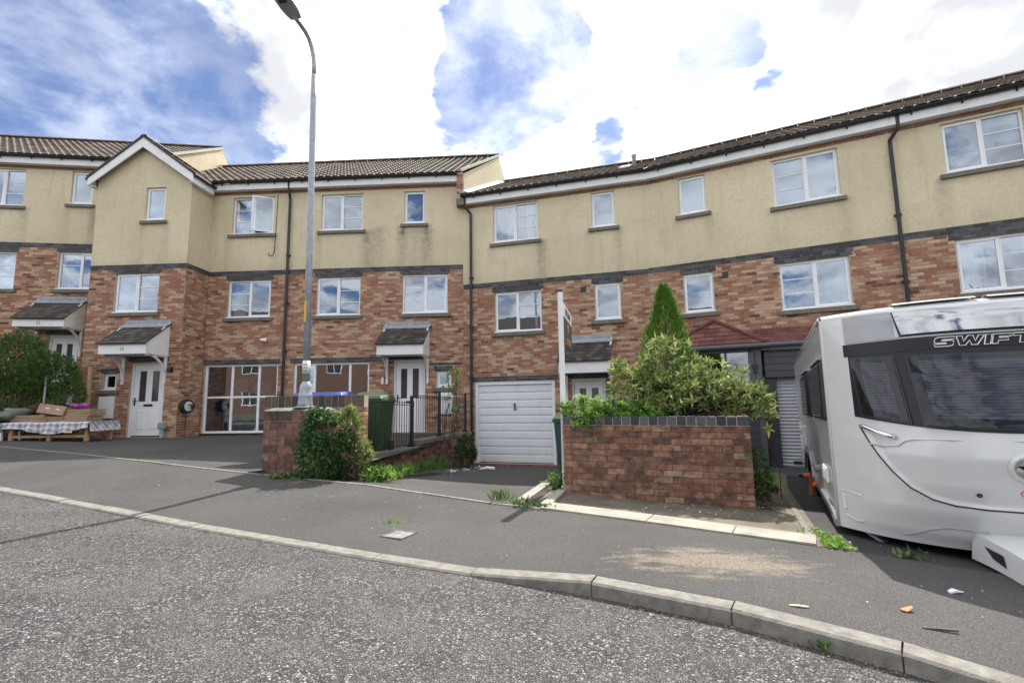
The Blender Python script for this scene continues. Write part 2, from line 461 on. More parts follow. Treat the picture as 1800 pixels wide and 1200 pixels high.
def tarmac(name, dark, light, stain=False):
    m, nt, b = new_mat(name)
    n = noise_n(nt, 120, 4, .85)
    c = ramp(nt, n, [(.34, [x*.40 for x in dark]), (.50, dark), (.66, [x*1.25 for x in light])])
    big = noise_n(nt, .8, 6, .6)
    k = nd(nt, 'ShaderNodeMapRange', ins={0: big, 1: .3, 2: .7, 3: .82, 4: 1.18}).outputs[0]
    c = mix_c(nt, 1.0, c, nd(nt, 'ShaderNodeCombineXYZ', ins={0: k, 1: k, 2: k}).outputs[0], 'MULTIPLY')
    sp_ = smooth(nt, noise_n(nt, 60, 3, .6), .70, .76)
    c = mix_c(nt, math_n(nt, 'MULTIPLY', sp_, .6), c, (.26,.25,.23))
    if stain:
        p = pos(nt)
        s2 = nd(nt, 'ShaderNodeMapping', vector_type='POINT', ins={0: p, 1: (-1.42, -3.62, 1.17)})
        rot = nd(nt, 'ShaderNodeMapping', vector_type='POINT', ins={0: s2.outputs[0], 2: (0, 0, R(24)), 3: (1/.72, 1/.33, 1.0)})
        ln = nd(nt, 'ShaderNodeVectorMath', operation='LENGTH', ins={0: rot.outputs[0]})
        mp = nd(nt, 'ShaderNodeMapping', ins={0: p, 2: (0, 0, R(24)), 3: (1.2, 5.0, 1.0)})
        nn = noise_n(nt, 2.4, 6, .62, vec=mp.outputs[0])
        n5 = noise_n(nt, 6.0, 7, .7)
        f = math_n(nt, 'SUBTRACT', math_n(nt, 'ADD', math_n(nt, 'MULTIPLY', nn, 2.6), math_n(nt, 'MULTIPLY', n5, 1.9)), math_n(nt, 'ADD', ln.outputs['Value'], 1.05))
        f = math_n(nt, 'MULTIPLY', smooth(nt, f, .05, .9), .66)
        grain = smooth(nt, noise_n(nt, 75, 4, .8), .36, .60)
        c = mix_c(nt, math_n(nt, 'MULTIPLY', f, grain), c, (.33,.265,.195))
    nt.links.new(c, b.inputs['Base Color'])
    b.inputs['Roughness'].default_value = .9
    b.inputs['Specular IOR Level'].default_value = .25
    bump_n(nt, b, noise_n(nt, 150, 3, .7), .5, .008)
    return m
MT['tarmac'] = tarmac('pavement tarmac', (.062,.060,.059), (.118,.114,.112), True)
MT['tarmac2'] = tarmac('driveway tarmac', (.064,.062,.061), (.112,.108,.105))
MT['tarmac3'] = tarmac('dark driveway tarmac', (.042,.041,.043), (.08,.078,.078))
MT['paving'] = simple('mossy concrete paving', (.135,.118,.09), .95, .3, 3, .5, 100, dirt=.55, dirtcol=(.055,.058,.035))
MT['grass_ground'] = simple('rough grass ground', (.06,.075,.035), 1, .3, 2, .5, 20)

# ------------------------------------------------------------------ ground, road, kerb, pavements
def z_road(x, y):
    return -1.2 - .018*(.88*x - .47*y + 1.84)

def structure(o, label=None):
    o['kind'] = 'structure'
    if label: o['label'] = label
    return o

g = MB()
g.grid(lambda u, v: ((u-.5)*900, (v-.5)*900, -2.5), 12, 12)
structure(g.build('ground', MT['grass_ground']), 'rough ground under and beyond the street')

KERB = [(-24, 13.9), (-14, 9.6), (-6.86, 6.55), (-3.05, 4.70), (-1.08, 3.82), (-.31, 3.50), (.47, 3.17), (1.17, 2.79), (1.74, 2.34), (2.6, 1.62), (4, .55), (8, -2.2), (16, -7.2), (26, -13)]
kp = []
STEP = [(0, 11), (1, 8), (2, 5), (3, 2), (4, 1), (5, 1), (6, 1), (7, 1), (8, 1), (9, 2), (10, 5), (11, 9), (12, 11)]
for i, n in STEP:
    a, b = Vector(KERB[i]), Vector(KERB[i+1])
    for k in range(n):
        kp.append(a.lerp(b, k/n))
kp.append(Vector(KERB[-1]))
# gentle smoothing of the kerb line, joints stay where they are seen
for _ in range(2):
    kp = [kp[0]] + [kp[i]*.6 + (kp[i-1]+kp[i+1])*.2 if (i < 22 or i > 34) else kp[i] for i in range(1, len(kp)-1)] + [kp[-1]]
def kerb_h(p):
    return .020 + .066*max(0, min(1, (p.x+.31)/.72))*max(0, min(1, (2.5-p.x)/.7))
def knorm(i):
    d = (kp[min(i+1, len(kp)-1)] - kp[max(i-1, 0)]).normalized()
    return Vector((-d.y, d.x))
kt = [Vector((p.x, p.y, z_road(p.x, p.y)+kerb_h(p))) for p in kp]
kb = [Vector((p.x+knorm(i).x*.125, p.y+knorm(i).y*.125, kt[i].z+.002)) for i, p in enumerate(kp)]

g = MB()
NR = 14
rows = []
for j in range(NR+1):
    row = []
    for i, p in enumerate(kp):
        n = knorm(i)
        off = -.06 + j/NR*6.4
        q = p - n*off
        row.append((q.x, q.y, z_road(q.x, q.y)+.05*math.sin(math.pi*max(0, off)/6.3)*.6))
    rows.append(row)
ids = [g.add(r) for r in rows]
for j in range(NR):
    for i in range(len(kp)-1):
        g.face((ids[j]+i, ids[j+1]+i, ids[j+1]+i+1, ids[j]+i+1))
road = structure(g.build('road', MT['road']), 'grey chipped asphalt road sloping down to the right')

# kerb: a row of concrete kerb stones
g = MB()
for i in range(len(kp)-1):
    a, b, c, d = kt[i], kt[i+1], kb[i+1], kb[i]
    dz = Vector((0, 0, .02)); dn = Vector((0, 0, .22)); ins = Vector(((kb[i]-kt[i]).x, (kb[i]-kt[i]).y, 0))*.08
    g.hexa([a-dn+ins, b-dn+ins, c-dn-ins, d-dn-ins, a-dz+ins, b-dz+ins, c-dz-ins, d-dz-ins])
kerb = structure(g.build('kerb', MT['mortar_dark']), 'pale concrete kerb stones edging the pavement, dropped at the left')
for i in range(len(kp)-1):
    a, b, c, d = kt[i].copy(), kt[i+1].copy(), kb[i+1].copy(), kb[i].copy()
    e = (b-a).normalized()*.004
    a, b, c, d = a+e, b-e, c-e, d+e
    jit = Vector((0, 0, random.uniform(-.003, .003)))
    dn = Vector((0, 0, .2))
    g = MB()
    bt = Vector((0, 0, .012))
    fr = (d-a).normalized()*.014
    bi = g.add([a-dn, b-dn, b-bt+jit, b+fr+jit, c+jit, c-dn, d-dn, d+jit, a+fr+jit, a-bt+jit])
    # 0a_low 1b_low 2b_edge 3b_top 4c 5c_low 6d_low 7d 8a_top 9a_edge
    for q in ((0, 1, 2, 9), (9, 2, 3, 8), (8, 3, 4, 7), (7, 4, 5, 6), (1, 5, 4, 3, 2), (0, 9, 8, 7, 6)):
        g.face([bi+k for k in q])
    g.build('kerb_stone', MT['kerb'], kerb)

def ribbon(name, secs, mat, n=6, label=None, wob=.006):
    """secs: list of cross sections, each a list of points front to back"""
    g = MB()
    cols = []
    for i in range(len(secs)-1):
        for k in range(n):
            t = k/n
            cols.append([Vector(a).lerp(Vector(b), t) for a, b in zip(secs[i], secs[i+1])])
    cols.append([Vector(p) for p in secs[-1]])
    m = 4
    full = []
    for c in cols:
        r = []
        for j in range(len(c)-1):
            for k in range(m):
                r.append(c[j].lerp(c[j+1], k/m))
        r.append(c[-1])
        full.append(r)
    ids = []
    for ci, r in enumerate(full):
        for j, p in enumerate(r):
            if 0 < j < len(r)-1: p.z += wob*(mnoise.noise(p*1.3))
        ids.append(g.add(r))
    L = len(full[0])
    for i in range(len(ids)-1):
        for j in range(L-1):
            g.face((ids[i]+j, ids[i+1]+j, ids[i+1]+j+1, ids[i]+j+1))
    return structure(g.build(name, mat, smooth=True), label)

def near_kb(x):
    return min(range(len(kb)), key=lambda i: abs(kb[i].x-x))
BEP = [(-22.5, 15.6, -.62), (-11.1, 10.5, -.80), (-7.58, 8.76, -.85), (-5.45, 7.70, -.90), (-4.04, 7.17, -.97), (-1.95, 6.45, -1.06), (-.28, 5.62, -1.15), (.20, 5.42, -1.16), (1.25, 4.80, -1.175), (1.9, 4.40, -1.19), (2.46, 4.06, -1.20), (3.3, 3.52, -1.235), (5, 2.4, -1.26), (9, -.3, -1.33), (17, -5.2, -1.45), (27, -11, -1.6)]
KX = [-23.8, -12.2, -8.5, -6.5, -5.0, -2.9, -1.08, -.6, .47, 1.1, 1.6, 2.4, 4, 8, 16, 26]
secs = []
for x, b in zip(KX, BEP):
    # the kerb-back point at this x, interpolated along the kerb line
    for i in range(len(kb)-1):
        if kb[i].x <= x <= kb[i+1].x or i == len(kb)-2:
            t = (x-kb[i].x)/(kb[i+1].x-kb[i].x); a = kb[i].lerp(kb[i+1], max(0, min(1, t))); break
    secs.append((a, b))
# follow every kerb joint so that pavement and kerb meet
def be_at(a):
    best = None
    for (x, b), (x2, b2) in zip(zip(KX, BEP), zip(KX[1:], BEP[1:])):
        if x <= a.x <= x2:
            return Vector(b).lerp(Vector(b2), (a.x-x)/(x2-x))
    return Vector(BEP[0] if a.x < KX[0] else BEP[-1])
secs = [(a, be_at(a)) for a in kb]
structure(ribbon('pavement', secs, MT['tarmac'], 2, None, .008), 'dark tarmac pavement with a sandy stain towards the right')

A3 = [(-22.5, 15.6, -.62), (-11.1, 10.5, -.80), (-7.58, 8.76, -.85), (-5.45, 7.70, -.90), (-4.04, 7.17, -.97), (-2.35, 7.6, -.93)]
B3 = [(-24, 16.8, -.75), (-14.2, 15.6, -.80), (-11.5, 15.3, -.88), (-8.5, 15.1, -.90), (-4.4, 14.9, -.90), (-1.25, 14.5, -.90)]
ribbon('forecourt', [(a, Vector(a).lerp(Vector(b), .5)+Vector((0, 0, -.015)), b) for a, b in zip(A3, B3)], MT['tarmac2'], 5, 'grey tarmac forecourt in front of the left houses')
ribbon('driveway', [((-2.35, 6.67, -1.05), (-2.0, 9.2, -1.30), (-1.35, 14.2, -1.80)), ((-1.95, 6.45, -1.06), (-1.7, 9.0, -1.30), (-.9, 14.0, -1.80)), ((-.28, 5.62, -1.15), (-.1, 8.4, -1.31), (.4, 13.8, -1.82)), ((.20, 5.42, -1.16), (.78, 8.15, -1.29), (1.45, 13.5, -1.82))], MT['tarmac2'], 5, 'short tarmac driveway falling to the white garage door')
ribbon('path', [((.20, 5.42, -1.16), (.78, 8.15, -1.27), (1.45, 13.5, -1.75)), ((1.25, 4.80, -1.175), (2.2, 8.0, -1.38), (3.2, 12.9, -1.62)), ((2.50, 4.03, -1.20), (4.45, 8.1, -1.48), (6.4, 11.7, -1.54))], MT['paving'], 6, 'brown mossy paving round the planter wall')
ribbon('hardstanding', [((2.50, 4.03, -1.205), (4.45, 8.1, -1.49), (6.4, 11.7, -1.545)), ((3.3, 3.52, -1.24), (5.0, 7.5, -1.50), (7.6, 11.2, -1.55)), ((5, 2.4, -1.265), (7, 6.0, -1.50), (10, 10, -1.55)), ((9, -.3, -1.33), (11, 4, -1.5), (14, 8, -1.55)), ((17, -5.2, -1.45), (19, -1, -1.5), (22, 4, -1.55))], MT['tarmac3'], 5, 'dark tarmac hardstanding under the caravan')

# edging stones: flush pale strips on the back of the pavement
def edging(name, line, width, up, mat, seg, label, side=1):
    g = MB()
    P = [Vector(p) for p in line]
    pts = []
    for a, b in zip(P, P[1:]):
        n = max(1, round((b-a).length/seg))
        pts += [a.lerp(b, k/n) for k in range(n)]
    pts.append(P[-1])
    g.box(-.001, .001, -.001, .001, -.003, -.001)
    base = None
    root = None
    for a, b in zip(pts, pts[1:]):
        d = (b-a).normalized(); n = Vector((-d.y, d.x, 0)).normalized()*width*side
        e = d*.005
        u = Vector((0, 0, up+random.uniform(-.002, .003))); dn = Vector((0, 0, -.06))
        q = MB(); q.tone = random.random()
        q.hexa([a+e+dn, b-e+dn, b-e+n+dn, a+e+n+dn, a+e+u, b-e+u, b-e+n+u, a+e+n+u])
        if root is None:
            root = q.build(name, mat); structure(root, label)
        else:
            q.build('edging_stone', mat, root)
edging('pavement_edging', BEP[0:8], .05, .010, MT['kerb'], .9, 'thin pale edging line along the back of the pavement')
edging('concrete_edging', [(.27, 5.40, -1.16), (1.25, 4.80, -1.175), (1.9, 4.40, -1.19), (2.44, 4.08, -1.20)], .30, .014, MT['concrete'], .95, 'wide pale concrete strip in front of the planter wall')
edging('drive_edging', [(.10, 5.56, -1.155), (.74, 8.15, -1.27), (.83, 8.9, -1.35)], .13, .030, MT['concrete'], .9, 'concrete edging beside the garage driveway, nearer the door side')
edging('path_edging', [(.40, 5.52, -1.16), (.93, 7.6, -1.26)], .12, .022, MT['concrete'], .9, 'second concrete edging strip beside the planter wall')
edging('joint_strip', [(2.50, 4.18, -1.20), (4.35, 8.05, -1.475)], .055, .012, MT['sill'], 1.0, 'narrow concrete joint strip between paving and caravan hardstanding')

# far side of the road (behind the photographer, it shows in the windows)
g = MB()
far = []
for i, p in enumerate(kp):
    n = knorm(i); a = p-n*6.3; b = p-n*8.3
    far.append((Vector((a.x, a.y, z_road(a.x, a.y)+.10)), Vector((b.x, b.y, z_road(b.x, b.y)+.14)), Vector(((p-n*24).x, (p-n*24).y, z_road(b.x, b.y)+.25))))
for s1, s2 in zip(far, far[1:]):
    g.quad(s1[0], s1[1], s2[1], s2[0])
    g.quad(s1[0]-Vector((0, 0, .14)), s1[0], s2[0], s2[0]-Vector((0, 0, .14)))
structure(g.build('far_pavement', MT['tarmac']), 'pavement on the far side of the road')
g = MB()
for s1, s2 in zip(far, far[1:]):
    g.quad(s1[1], s1[2], s2[2], s2[1])
structure(g.build('far_verge', MT['grass_ground']), 'grass in front of the houses across the road')

# ------------------------------------------------------------------ houses: building kit
class House:
    """local frame: x along the front (to the right), y into the house, z up"""
    def __init__(s, o, ang, s0, s1, zg, label, name='terraced_house', cat='house', group='terraced houses in the curved row'):
        a = R(ang)
        s.u = Vector((math.cos(a), -math.sin(a), 0)); s.n = Vector((math.sin(a), math.cos(a), 0))
        s.o = Vector((o[0], o[1], 0)); s.zg = zg; s.sm = (s0+s1)/2
        s.sh = (s.sm, 0, zg); s.yo = 0.0
        s.s0, s.s1 = s0, s1
        s.root = thing(name, label, cat, s.w(s.sm, 0, zg), -a, group)
    def w(s, x, y, z):
        return s.o + s.u*x + s.n*(y+s.yo) + Vector((0, 0, z))
    def loc(s, x, y, z):
        return Vector((x-s.sm, y+s.yo, z-s.zg))
    def forward(s, d):
        """the same house, working on a wall that stands d in front of the main one"""
        h = copy.copy(s); h.yo = -d; h.sh = (s.sm, d, s.zg)
        return h
    def local_xy(s, p):
        d = Vector((p[0], p[1], 0))-s.o
        return d.dot(s.u), d.dot(s.n)

def wall_sheet(mb, s0, s1, z0, z1, holes, y=0.0, rev=.10, step=0, stains=None):
    """front wall with real openings and their reveals"""
    xs = {s0, s1}; zs = {z0, z1}
    for h in holes:
        for v in h[:2]:
            if s0 < v < s1: xs.add(v)
        for v in h[2:4]:
            if z0 < v < z1: zs.add(v)
    def fill(vals):
        vals = sorted(vals); out = []
        for a, b in zip(vals, vals[1:]):
            n = max(1, round((b-a)/step)) if step else 1
            out += [a+(b-a)*k/n for k in range(n)]
        return out+[vals[-1]]
    xs, zs = fill(xs), fill(zs)
    idx = {}
    st = []
    def vid(i, j):
        if (i, j) not in idx:
            idx[(i, j)] = mb.add([(xs[i], y, zs[j])])
        return idx[(i, j)]
    for i in range(len(xs)-1):
        for j in range(len(zs)-1):
            cx, cz = (xs[i]+xs[i+1])/2, (zs[j]+zs[j+1])/2
            if any(h[0] < cx < h[1] and h[2] < cz < h[3] for h in holes): continue
            mb.face((vid(i, j), vid(i+1, j), vid(i+1, j+1), vid(i, j+1)))
    for h in holes:
        a, b, c, d = max(h[0], s0), min(h[1], s1), max(h[2], z0), min(h[3], z1)
        if a >= b or c >= d: continue
        r = y+rev
        if h[0] >= s0: mb.quad((a, y, c), (a, r, c), (a, r, d), (a, y, d))
        if h[1] <= s1: mb.quad((b, r, c), (b, y, c), (b, y, d), (b, r, d))
        if h[3] <= z1: mb.quad((a, y, d), (a, r, d), (b, r, d), (b, y, d))
        if h[2] >= z0: mb.quad((a, r, c), (a, y, c), (b, y, c), (b, r, c))
    if stains is not None:
        mb.st = []
        for x, yy, z in mb.v:
            k = 0
            for (sx, sz, amp, wd, ln) in stains:
                if z < sz:
                    k += amp*math.exp(-((x-sx)/wd)**2)*math.exp(-(sz-z)/ln)
            # splash and soot just over the string course, and run-off under the eaves
            k += .22*max(0, 1-(z-z0)/.35)*(.6+.5*mnoise.noise((x*2.1, z*3, 3.3)))
            mb.st.append(max(0, min(1, k)))

BRICK_CACHE = {}
def brick_mesh(w, h, dep, tone, mat):
    key = (round(w, 3), round(h, 3), round(dep, 3), round(tone, 2), mat.name)
    if key not in BRICK_CACHE:
        m = MB(); m.tone = round(tone, 2)
        m.box(-w/2, w/2, 0, dep, -h/2, h/2, skip='k')
        BRICK_CACHE[key] = m.mesh('brick', mat)
    return BRICK_CACHE[key]

def courses(s0, s1, z0, z1, holes, ch=.075, bl=.225, jt=.011, seed=0):
    """running bond; returns (s, z, width, height)"""
    rnd = random.Random(seed); out = []
    n = max(1, round((z1-z0)/ch)); ch = (z1-z0)/n
    for k in range(n):
        zc = z0+ch*(k+.5)
        x = s0-(bl/2 if k % 2 else 0)
        while x < s1:
            a, b = max(x, s0), min(x+bl, s1)
            x += bl
            spans = [(a, b)]
            for h in holes:
                if h[2] < zc < h[3]:
                    ns = []
                    for p, q in spans:
                        if h[1] <= p or h[0] >= q: ns.append((p, q)); continue
                        if p < h[0]: ns.append((p, h[0]))
                        if q > h[1]: ns.append((h[1], q))
                    spans = ns
            for p, q in spans:
                if q-p > .045:
                    out.append(((p+q)/2, zc, q-p-jt, ch-jt))
    return out

def brick_tone(rnd):
    r = rnd.random()
    if r < .05: return rnd.uniform(0, .14)
    if r < .55: return rnd.uniform(.28, .58)
    return rnd.uniform(.56, .93)

def place_bricks(H, parent, items, mat, name='brick', limit=300, rest='brickwork', shared=None):
    """items: (local x, y, z, w, h, rotz, tone); the nearest in view become objects, the rest one part"""
    vis = []
    other = []
    for it in items:
        p = H.w(it[0], it[1], it[2])
        (vis if in_frame(p, 0) and it[7] else other).append((p.length, it))
    vis.sort(key=lambda t: t[0])
    for d, it in vis[:limit]:
        w = round(it[3]*50)/50 if it[3] < .2 else it[3]
        link(name, brick_mesh(it[3], it[4], .022, it[6], mat), parent, H.loc(it[0], it[1], it[2]), (0, 0, it[5]))
    left = vis[limit:]+other
    if left:
        mb = MB()
        for d, it in left:
            mb.tone = it[6]
            c, s_ = math.cos(it[5]), math.sin(it[5])
            def tr(x, y, z): return (it[0]+c*x-s_*y, it[1]+s_*x+c*y, it[2]+z)
            w, h = it[3]/2, it[4]/2
            i = mb.add([tr(-w, 0, -h), tr(w, 0, -h), tr(w, .022, -h), tr(-w, .022, -h), tr(-w, 0, h), tr(w, 0, h), tr(w, .022, h), tr(-w, .022, h)])
            for q in ((0,3,2,1),(4,5,6,7),(0,1,5,4),(1,2,6,5),(3,0,4,7)):
                mb.face([i+j for j in q])
        o = mb.build(rest, mat, parent, shift=H.sh); o['kind'] = 'stuff'

TILE_W, TILE_L = .226, .315
TILE_CACHE = {}
def tile_mesh(tone, mat=None, w=TILE_W, l=.37):
    mat = mat or MT['tile']
    key = (round(tone, 2), mat.name)
    if key not in TILE_CACHE:
        m = MB(); m.tone = round(tone, 2)
        pr = [(0, .010), (.020, .010), (.032, .028), (.08, .035), (.13, .036), (.180, .033), (.210, .026), (.222, .010)]
        n = len(pr)
        a = m.add([(x, 0, h) for x, h in pr]); b = m.add([(x, l, h-.030) for x, h in pr]); c = m.add([(x, 0, h-.022) for x, h in pr])
        for i in range(n-1):
            m.face((a+i, a+i+1, b+i+1, b+i))
            m.face((c+i, c+i+1, a+i+1, a+i))
        TILE_CACHE[key] = m.mesh('roof_tile', mat)
    return TILE_CACHE[key]

def tile_slope(H, parent, rows, rotz, pitch, sl, sr, base, updir, mat=None, limit=300, seed=0):
    """sl(t), sr(t): ends of the course at slope distance t; base(a, t) -> local point"""
    rnd = random.Random(seed)
    lst = []
    for r in range(rows):
        t = r*TILE_L
        a0, a1 = sl(t), sr(t)
        k0 = math.floor(a0/TILE_W)
        x = k0*TILE_W
        while x < a1-.03:
            lo, hi = max(x, a0), min(x+TILE_W, a1)
            if hi-lo > .06:
                p = base(lo, t)
                lst.append((H.w(*p).length, p, (hi-lo)/TILE_W, min(1, max(0, rnd.gauss(.5, .24)))))
            x += TILE_W
    lst.sort(key=lambda q: q[0])
    vis = [q for q in lst if in_frame(H.w(*q[1]), 30)]
    ids = set(id(q) for q in vis[:limit])
    rest = MB()
    for q in lst:
        rot = Matrix.Rotation(rotz, 3, 'Z') @ Matrix.Rotation(pitch, 3, 'X') @ Matrix.Rotation(rnd.gauss(0, .006), 3, 'Y')
        if id(q) in ids:
            o = link('roof_tile', tile_mesh(q[3], mat), parent, H.loc(*q[1]), rot.to_euler(), (q[2], 1, 1))
        else:
            src = tile_mesh(q[3], mat)
            rest.tone = q[3]
            i = rest.add([Vector(q[1]) + rot @ Vector((v.co.x*q[2], v.co.y, v.co.z)) for v in src.vertices])
            for f in src.polygons: rest.face([i+k for k in f.vertices])
    if rest.f:
        o = rest.build('roof_tiles', mat or MT['tile'], parent, shift=H.sh); o['kind'] = 'stuff'

def window(H, s0, s1, z0, z1, lay='single', y=.065, drape=None, bars=2, open_sash=False, sill=True, name='window'):
    """lay: 'sb' sash left + barred right, 'bs' barred left + sash right, 'single'"""
    fw = .052
    m = MB(); d0, d1 = y, y+.06
    m.box(s0, s1, d0, d1, z0, z0+fw); m.box(s0, s1, d0, d1, z1-fw, z1)
    m.box(s0, s0+fw, d0, d1, z0+fw, z1-fw); m.box(s1-fw, s1, d0, d1, z0+fw, z1-fw)
    if lay != 'single':
        sc = (s0+s1)/2
        m.box(sc-.03, sc+.03, d0, d1, z0+fw, z1-fw)
    wo_ = m.build(name, MT['upvc'], H.root, shift=H.sh, bev=.006)
    def pane(a, b, c, d, yy=None):
        q = MB(); yy = yy if yy is not None else y+.034
        q.box(a, b, yy, yy+.006, c, d)
        q.build('pane', MT['glass'], wo_, shift=H.sh)
    def sash(a, b, parent=wo_):
        q = MB(); w = .048
        q.box(a, b, y-.014, y+.03, z0+.03, z0+.03+w); q.box(a, b, y-.014, y+.03, z1-.03-w, z1-.03)
        q.box(a, a+w, y-.014, y+.03, z0+.03+w, z1-.03-w); q.box(b-w, b, y-.014, y+.03, z0+.03+w, z1-.03-w)
        so = q.build('sash', MT['upvc'], parent, shift=H.sh, bev=.006)
        pane(a+w, b-w, z0+.03+w, z1-.03-w, y+.006)
        return so
    def barred(a, b):
        pane(a, b, z0+fw, z1-fw)
        for k in range(bars):
            zc = z0+fw+(z1-z0-2*fw)*(k+1)/(bars+1)
            q = MB(); q.box(a, b, y+.022, y+.046, zc-.011, zc+.011)
            q.build('glazing_bar', MT['upvc'], wo_, shift=H.sh)
    if lay == 'single':
        sash(s0+.03, s1-.03)
    else:
        L, Rr = (s0+fw, sc-.03), (sc+.03, s1-fw)
        (barred(*L) if lay == 'bs' else sash(L[0]-.02, L[1]+.02))
        if lay == 'bs':
            if open_sash:
                a, b = Rr[0]-.02, Rr[1]+.02; w = .05
                q = MB(); W = b-a; zl, zh = z0+.03, z1-.03
                q.box(-W, 0, -.02, .025, zl, zl+w); q.box(-W, 0, -.02, .025, zh-w, zh)
                q.box(-W, -W+w, -.02, .025, zl+w, zh-w); q.box(-w, 0, -.02, .025, zl+w, zh-w)
                so = q.build('sash', MT['upvc'], wo_, shift=(0, 0, H.zg), bev=.006)
                so['label'] = 'casement swung open'
                so.location = (b-H.sm, y-.01, 0); so.rotation_euler = (0, 0, R(24))
                q = MB(); q.box(-W+w, -w, 0, .006, zl+w, zh-w)
                po = q.build('pane', MT['glass'], wo_, shift=(0, 0, H.zg))
                po.location = so.location; po.rotation_euler = so.rotation_euler
            else:
                sash(Rr[0]-.02, Rr[1]+.02)
        else:
            barred(*Rr)
    if sill:
        q = MB()
        q.hexa([(s0-.10, -.075, z0-.125), (s1+.10, -.075, z0-.125), (s1+.10, .10, z0-.125), (s0-.10, .10, z0-.125),
                (s0-.10, -.075, z0-.030), (s1+.10, -.075, z0-.030), (s1+.10, .10, z0-.006), (s0-.10, .10, z0-.006)])
        q.build('sill', MT['sill'], wo_, shift=H.sh, bev=.008)
        q = MB(); q.hexa([(s0-.02, -.02, z0-.012), (s1+.02, -.02, z0-.012), (s1+.02, y, z0-.004), (s0-.02, y, z0-.004), (s0-.02, -.02, z0+.014), (s1+.02, -.02, z0+.014), (s1+.02, y, z0+.028), (s0-.02, y, z0+.028)])
        q.build('cill', MT['upvc'], wo_, shift=H.sh)
    if drape:
        for (kind, a, b, c, d) in drape:   # fractions of the opening
            x0, x1 = s0+(s1-s0)*a, s0+(s1-s0)*b; zz0, zz1 = z0+(z1-z0)*c, z0+(z1-z0)*d
            q = MB()
            if kind in ('curtain', 'curtain_blue'):
                nn = 26
                q.grid(lambda u, v: (x0+(x1-x0)*u, y+.16+.022*math.sin(u*nn*(x1-x0)*1.9+.7*math.sin(v*2)), zz0+(zz1-zz0)*v), 44, 3)
                q.build('curtain', MT[kind], wo_, shift=H.sh, smooth=True)
            else:
                q.box(x0, x1, y+.10, y+.108, zz0, zz1)
                q.build('blind' if kind == 'blind' else 'frosted_film', MT[kind], wo_, shift=H.sh)
    return wo_

def front_door(H, s0, s1, z0, z1, y=.06):
    m = MB()
    m.box(s0, s0+.06, y, y+.07, z0, z1); m.box(s1-.06, s1, y, y+.07, z0, z1); m.box(s0+.06, s1-.06, y, y+.07, z1-.06, z1)
    d = m.build('front_door', MT['upvc'], H.root, shift=H.sh, bev=.005)
    a, b = s0+.068, s1-.068
    w = b-a
    q = MB(); yy = y+.022
    # slab with two tall lights and two lower raised panels
    gl = [(a+w*.17, a+w*.40), (a+w*.60, a+w*.83)]
    zl, zh = z0+(z1-z0)*.47, z0+(z1-z0)*.88
    holes = [(p, r, zl, zh) for p, r in gl]
    wall_sheet(q, a, b, z0+.04, z1-.068, holes, y=yy, rev=.03)
    for p, r in ((a+w*.15, a+w*.44), (a+w*.56, a+w*.85)):
        for zz0, zz1 in ((z0+.20, z0+(z1-z0)*.36),):
            q.hexa([(p, yy, zz0), (r, yy, zz0), (r, yy+.01, zz0+.001), (p, yy+.01, zz0+.001), (p, yy, zz1), (r, yy, zz1), (r, yy+.01, zz1), (p, yy+.01, zz1)])
            q.hexa([(p+.03, yy-.012, zz0+.03), (r-.03, yy-.012, zz0+.03), (r, yy-.001, zz0), (p, yy-.001, zz0), (p+.03, yy-.012, zz1-.03), (r-.03, yy-.012, zz1-.03), (r, yy-.001, zz1), (p, yy-.001, zz1)])
    q.build('door_leaf', MT['upvc'], d, shift=H.sh)
    for p, r in gl:
        q = MB(); q.box(p, r, yy+.018, yy+.026, zl, zh); q.build('door_pane', MT['doorglass'], d, shift=H.sh)
    q = MB(); q.box(a+w*.36, a+w*.66, yy-.008, yy-.001, z0+(z1-z0)*.405, z0+(z1-z0)*.435); q.build('letterbox', MT['blackp'], d, shift=H.sh)
    q = MB(); zc = z0+(z1-z0)*.47; q.box(a+.03, a+.07, yy-.012, yy-.001, zc-.11, zc+.11); q.box(a+.035, a+.15, yy-.05, yy-.035, zc+.01, zc+.03); q.box(a+.04, a+.06, yy-.04, yy-.01, zc+.01, zc+.03)
    q.build('handle', MT['blackp'], d, shift=H.sh)
    q = MB(); q.box(s0, s1, -.03, y+.06, z0-.07, z0-.006); q.build('threshold', MT['wood'], d, shift=H.sh)
    return d

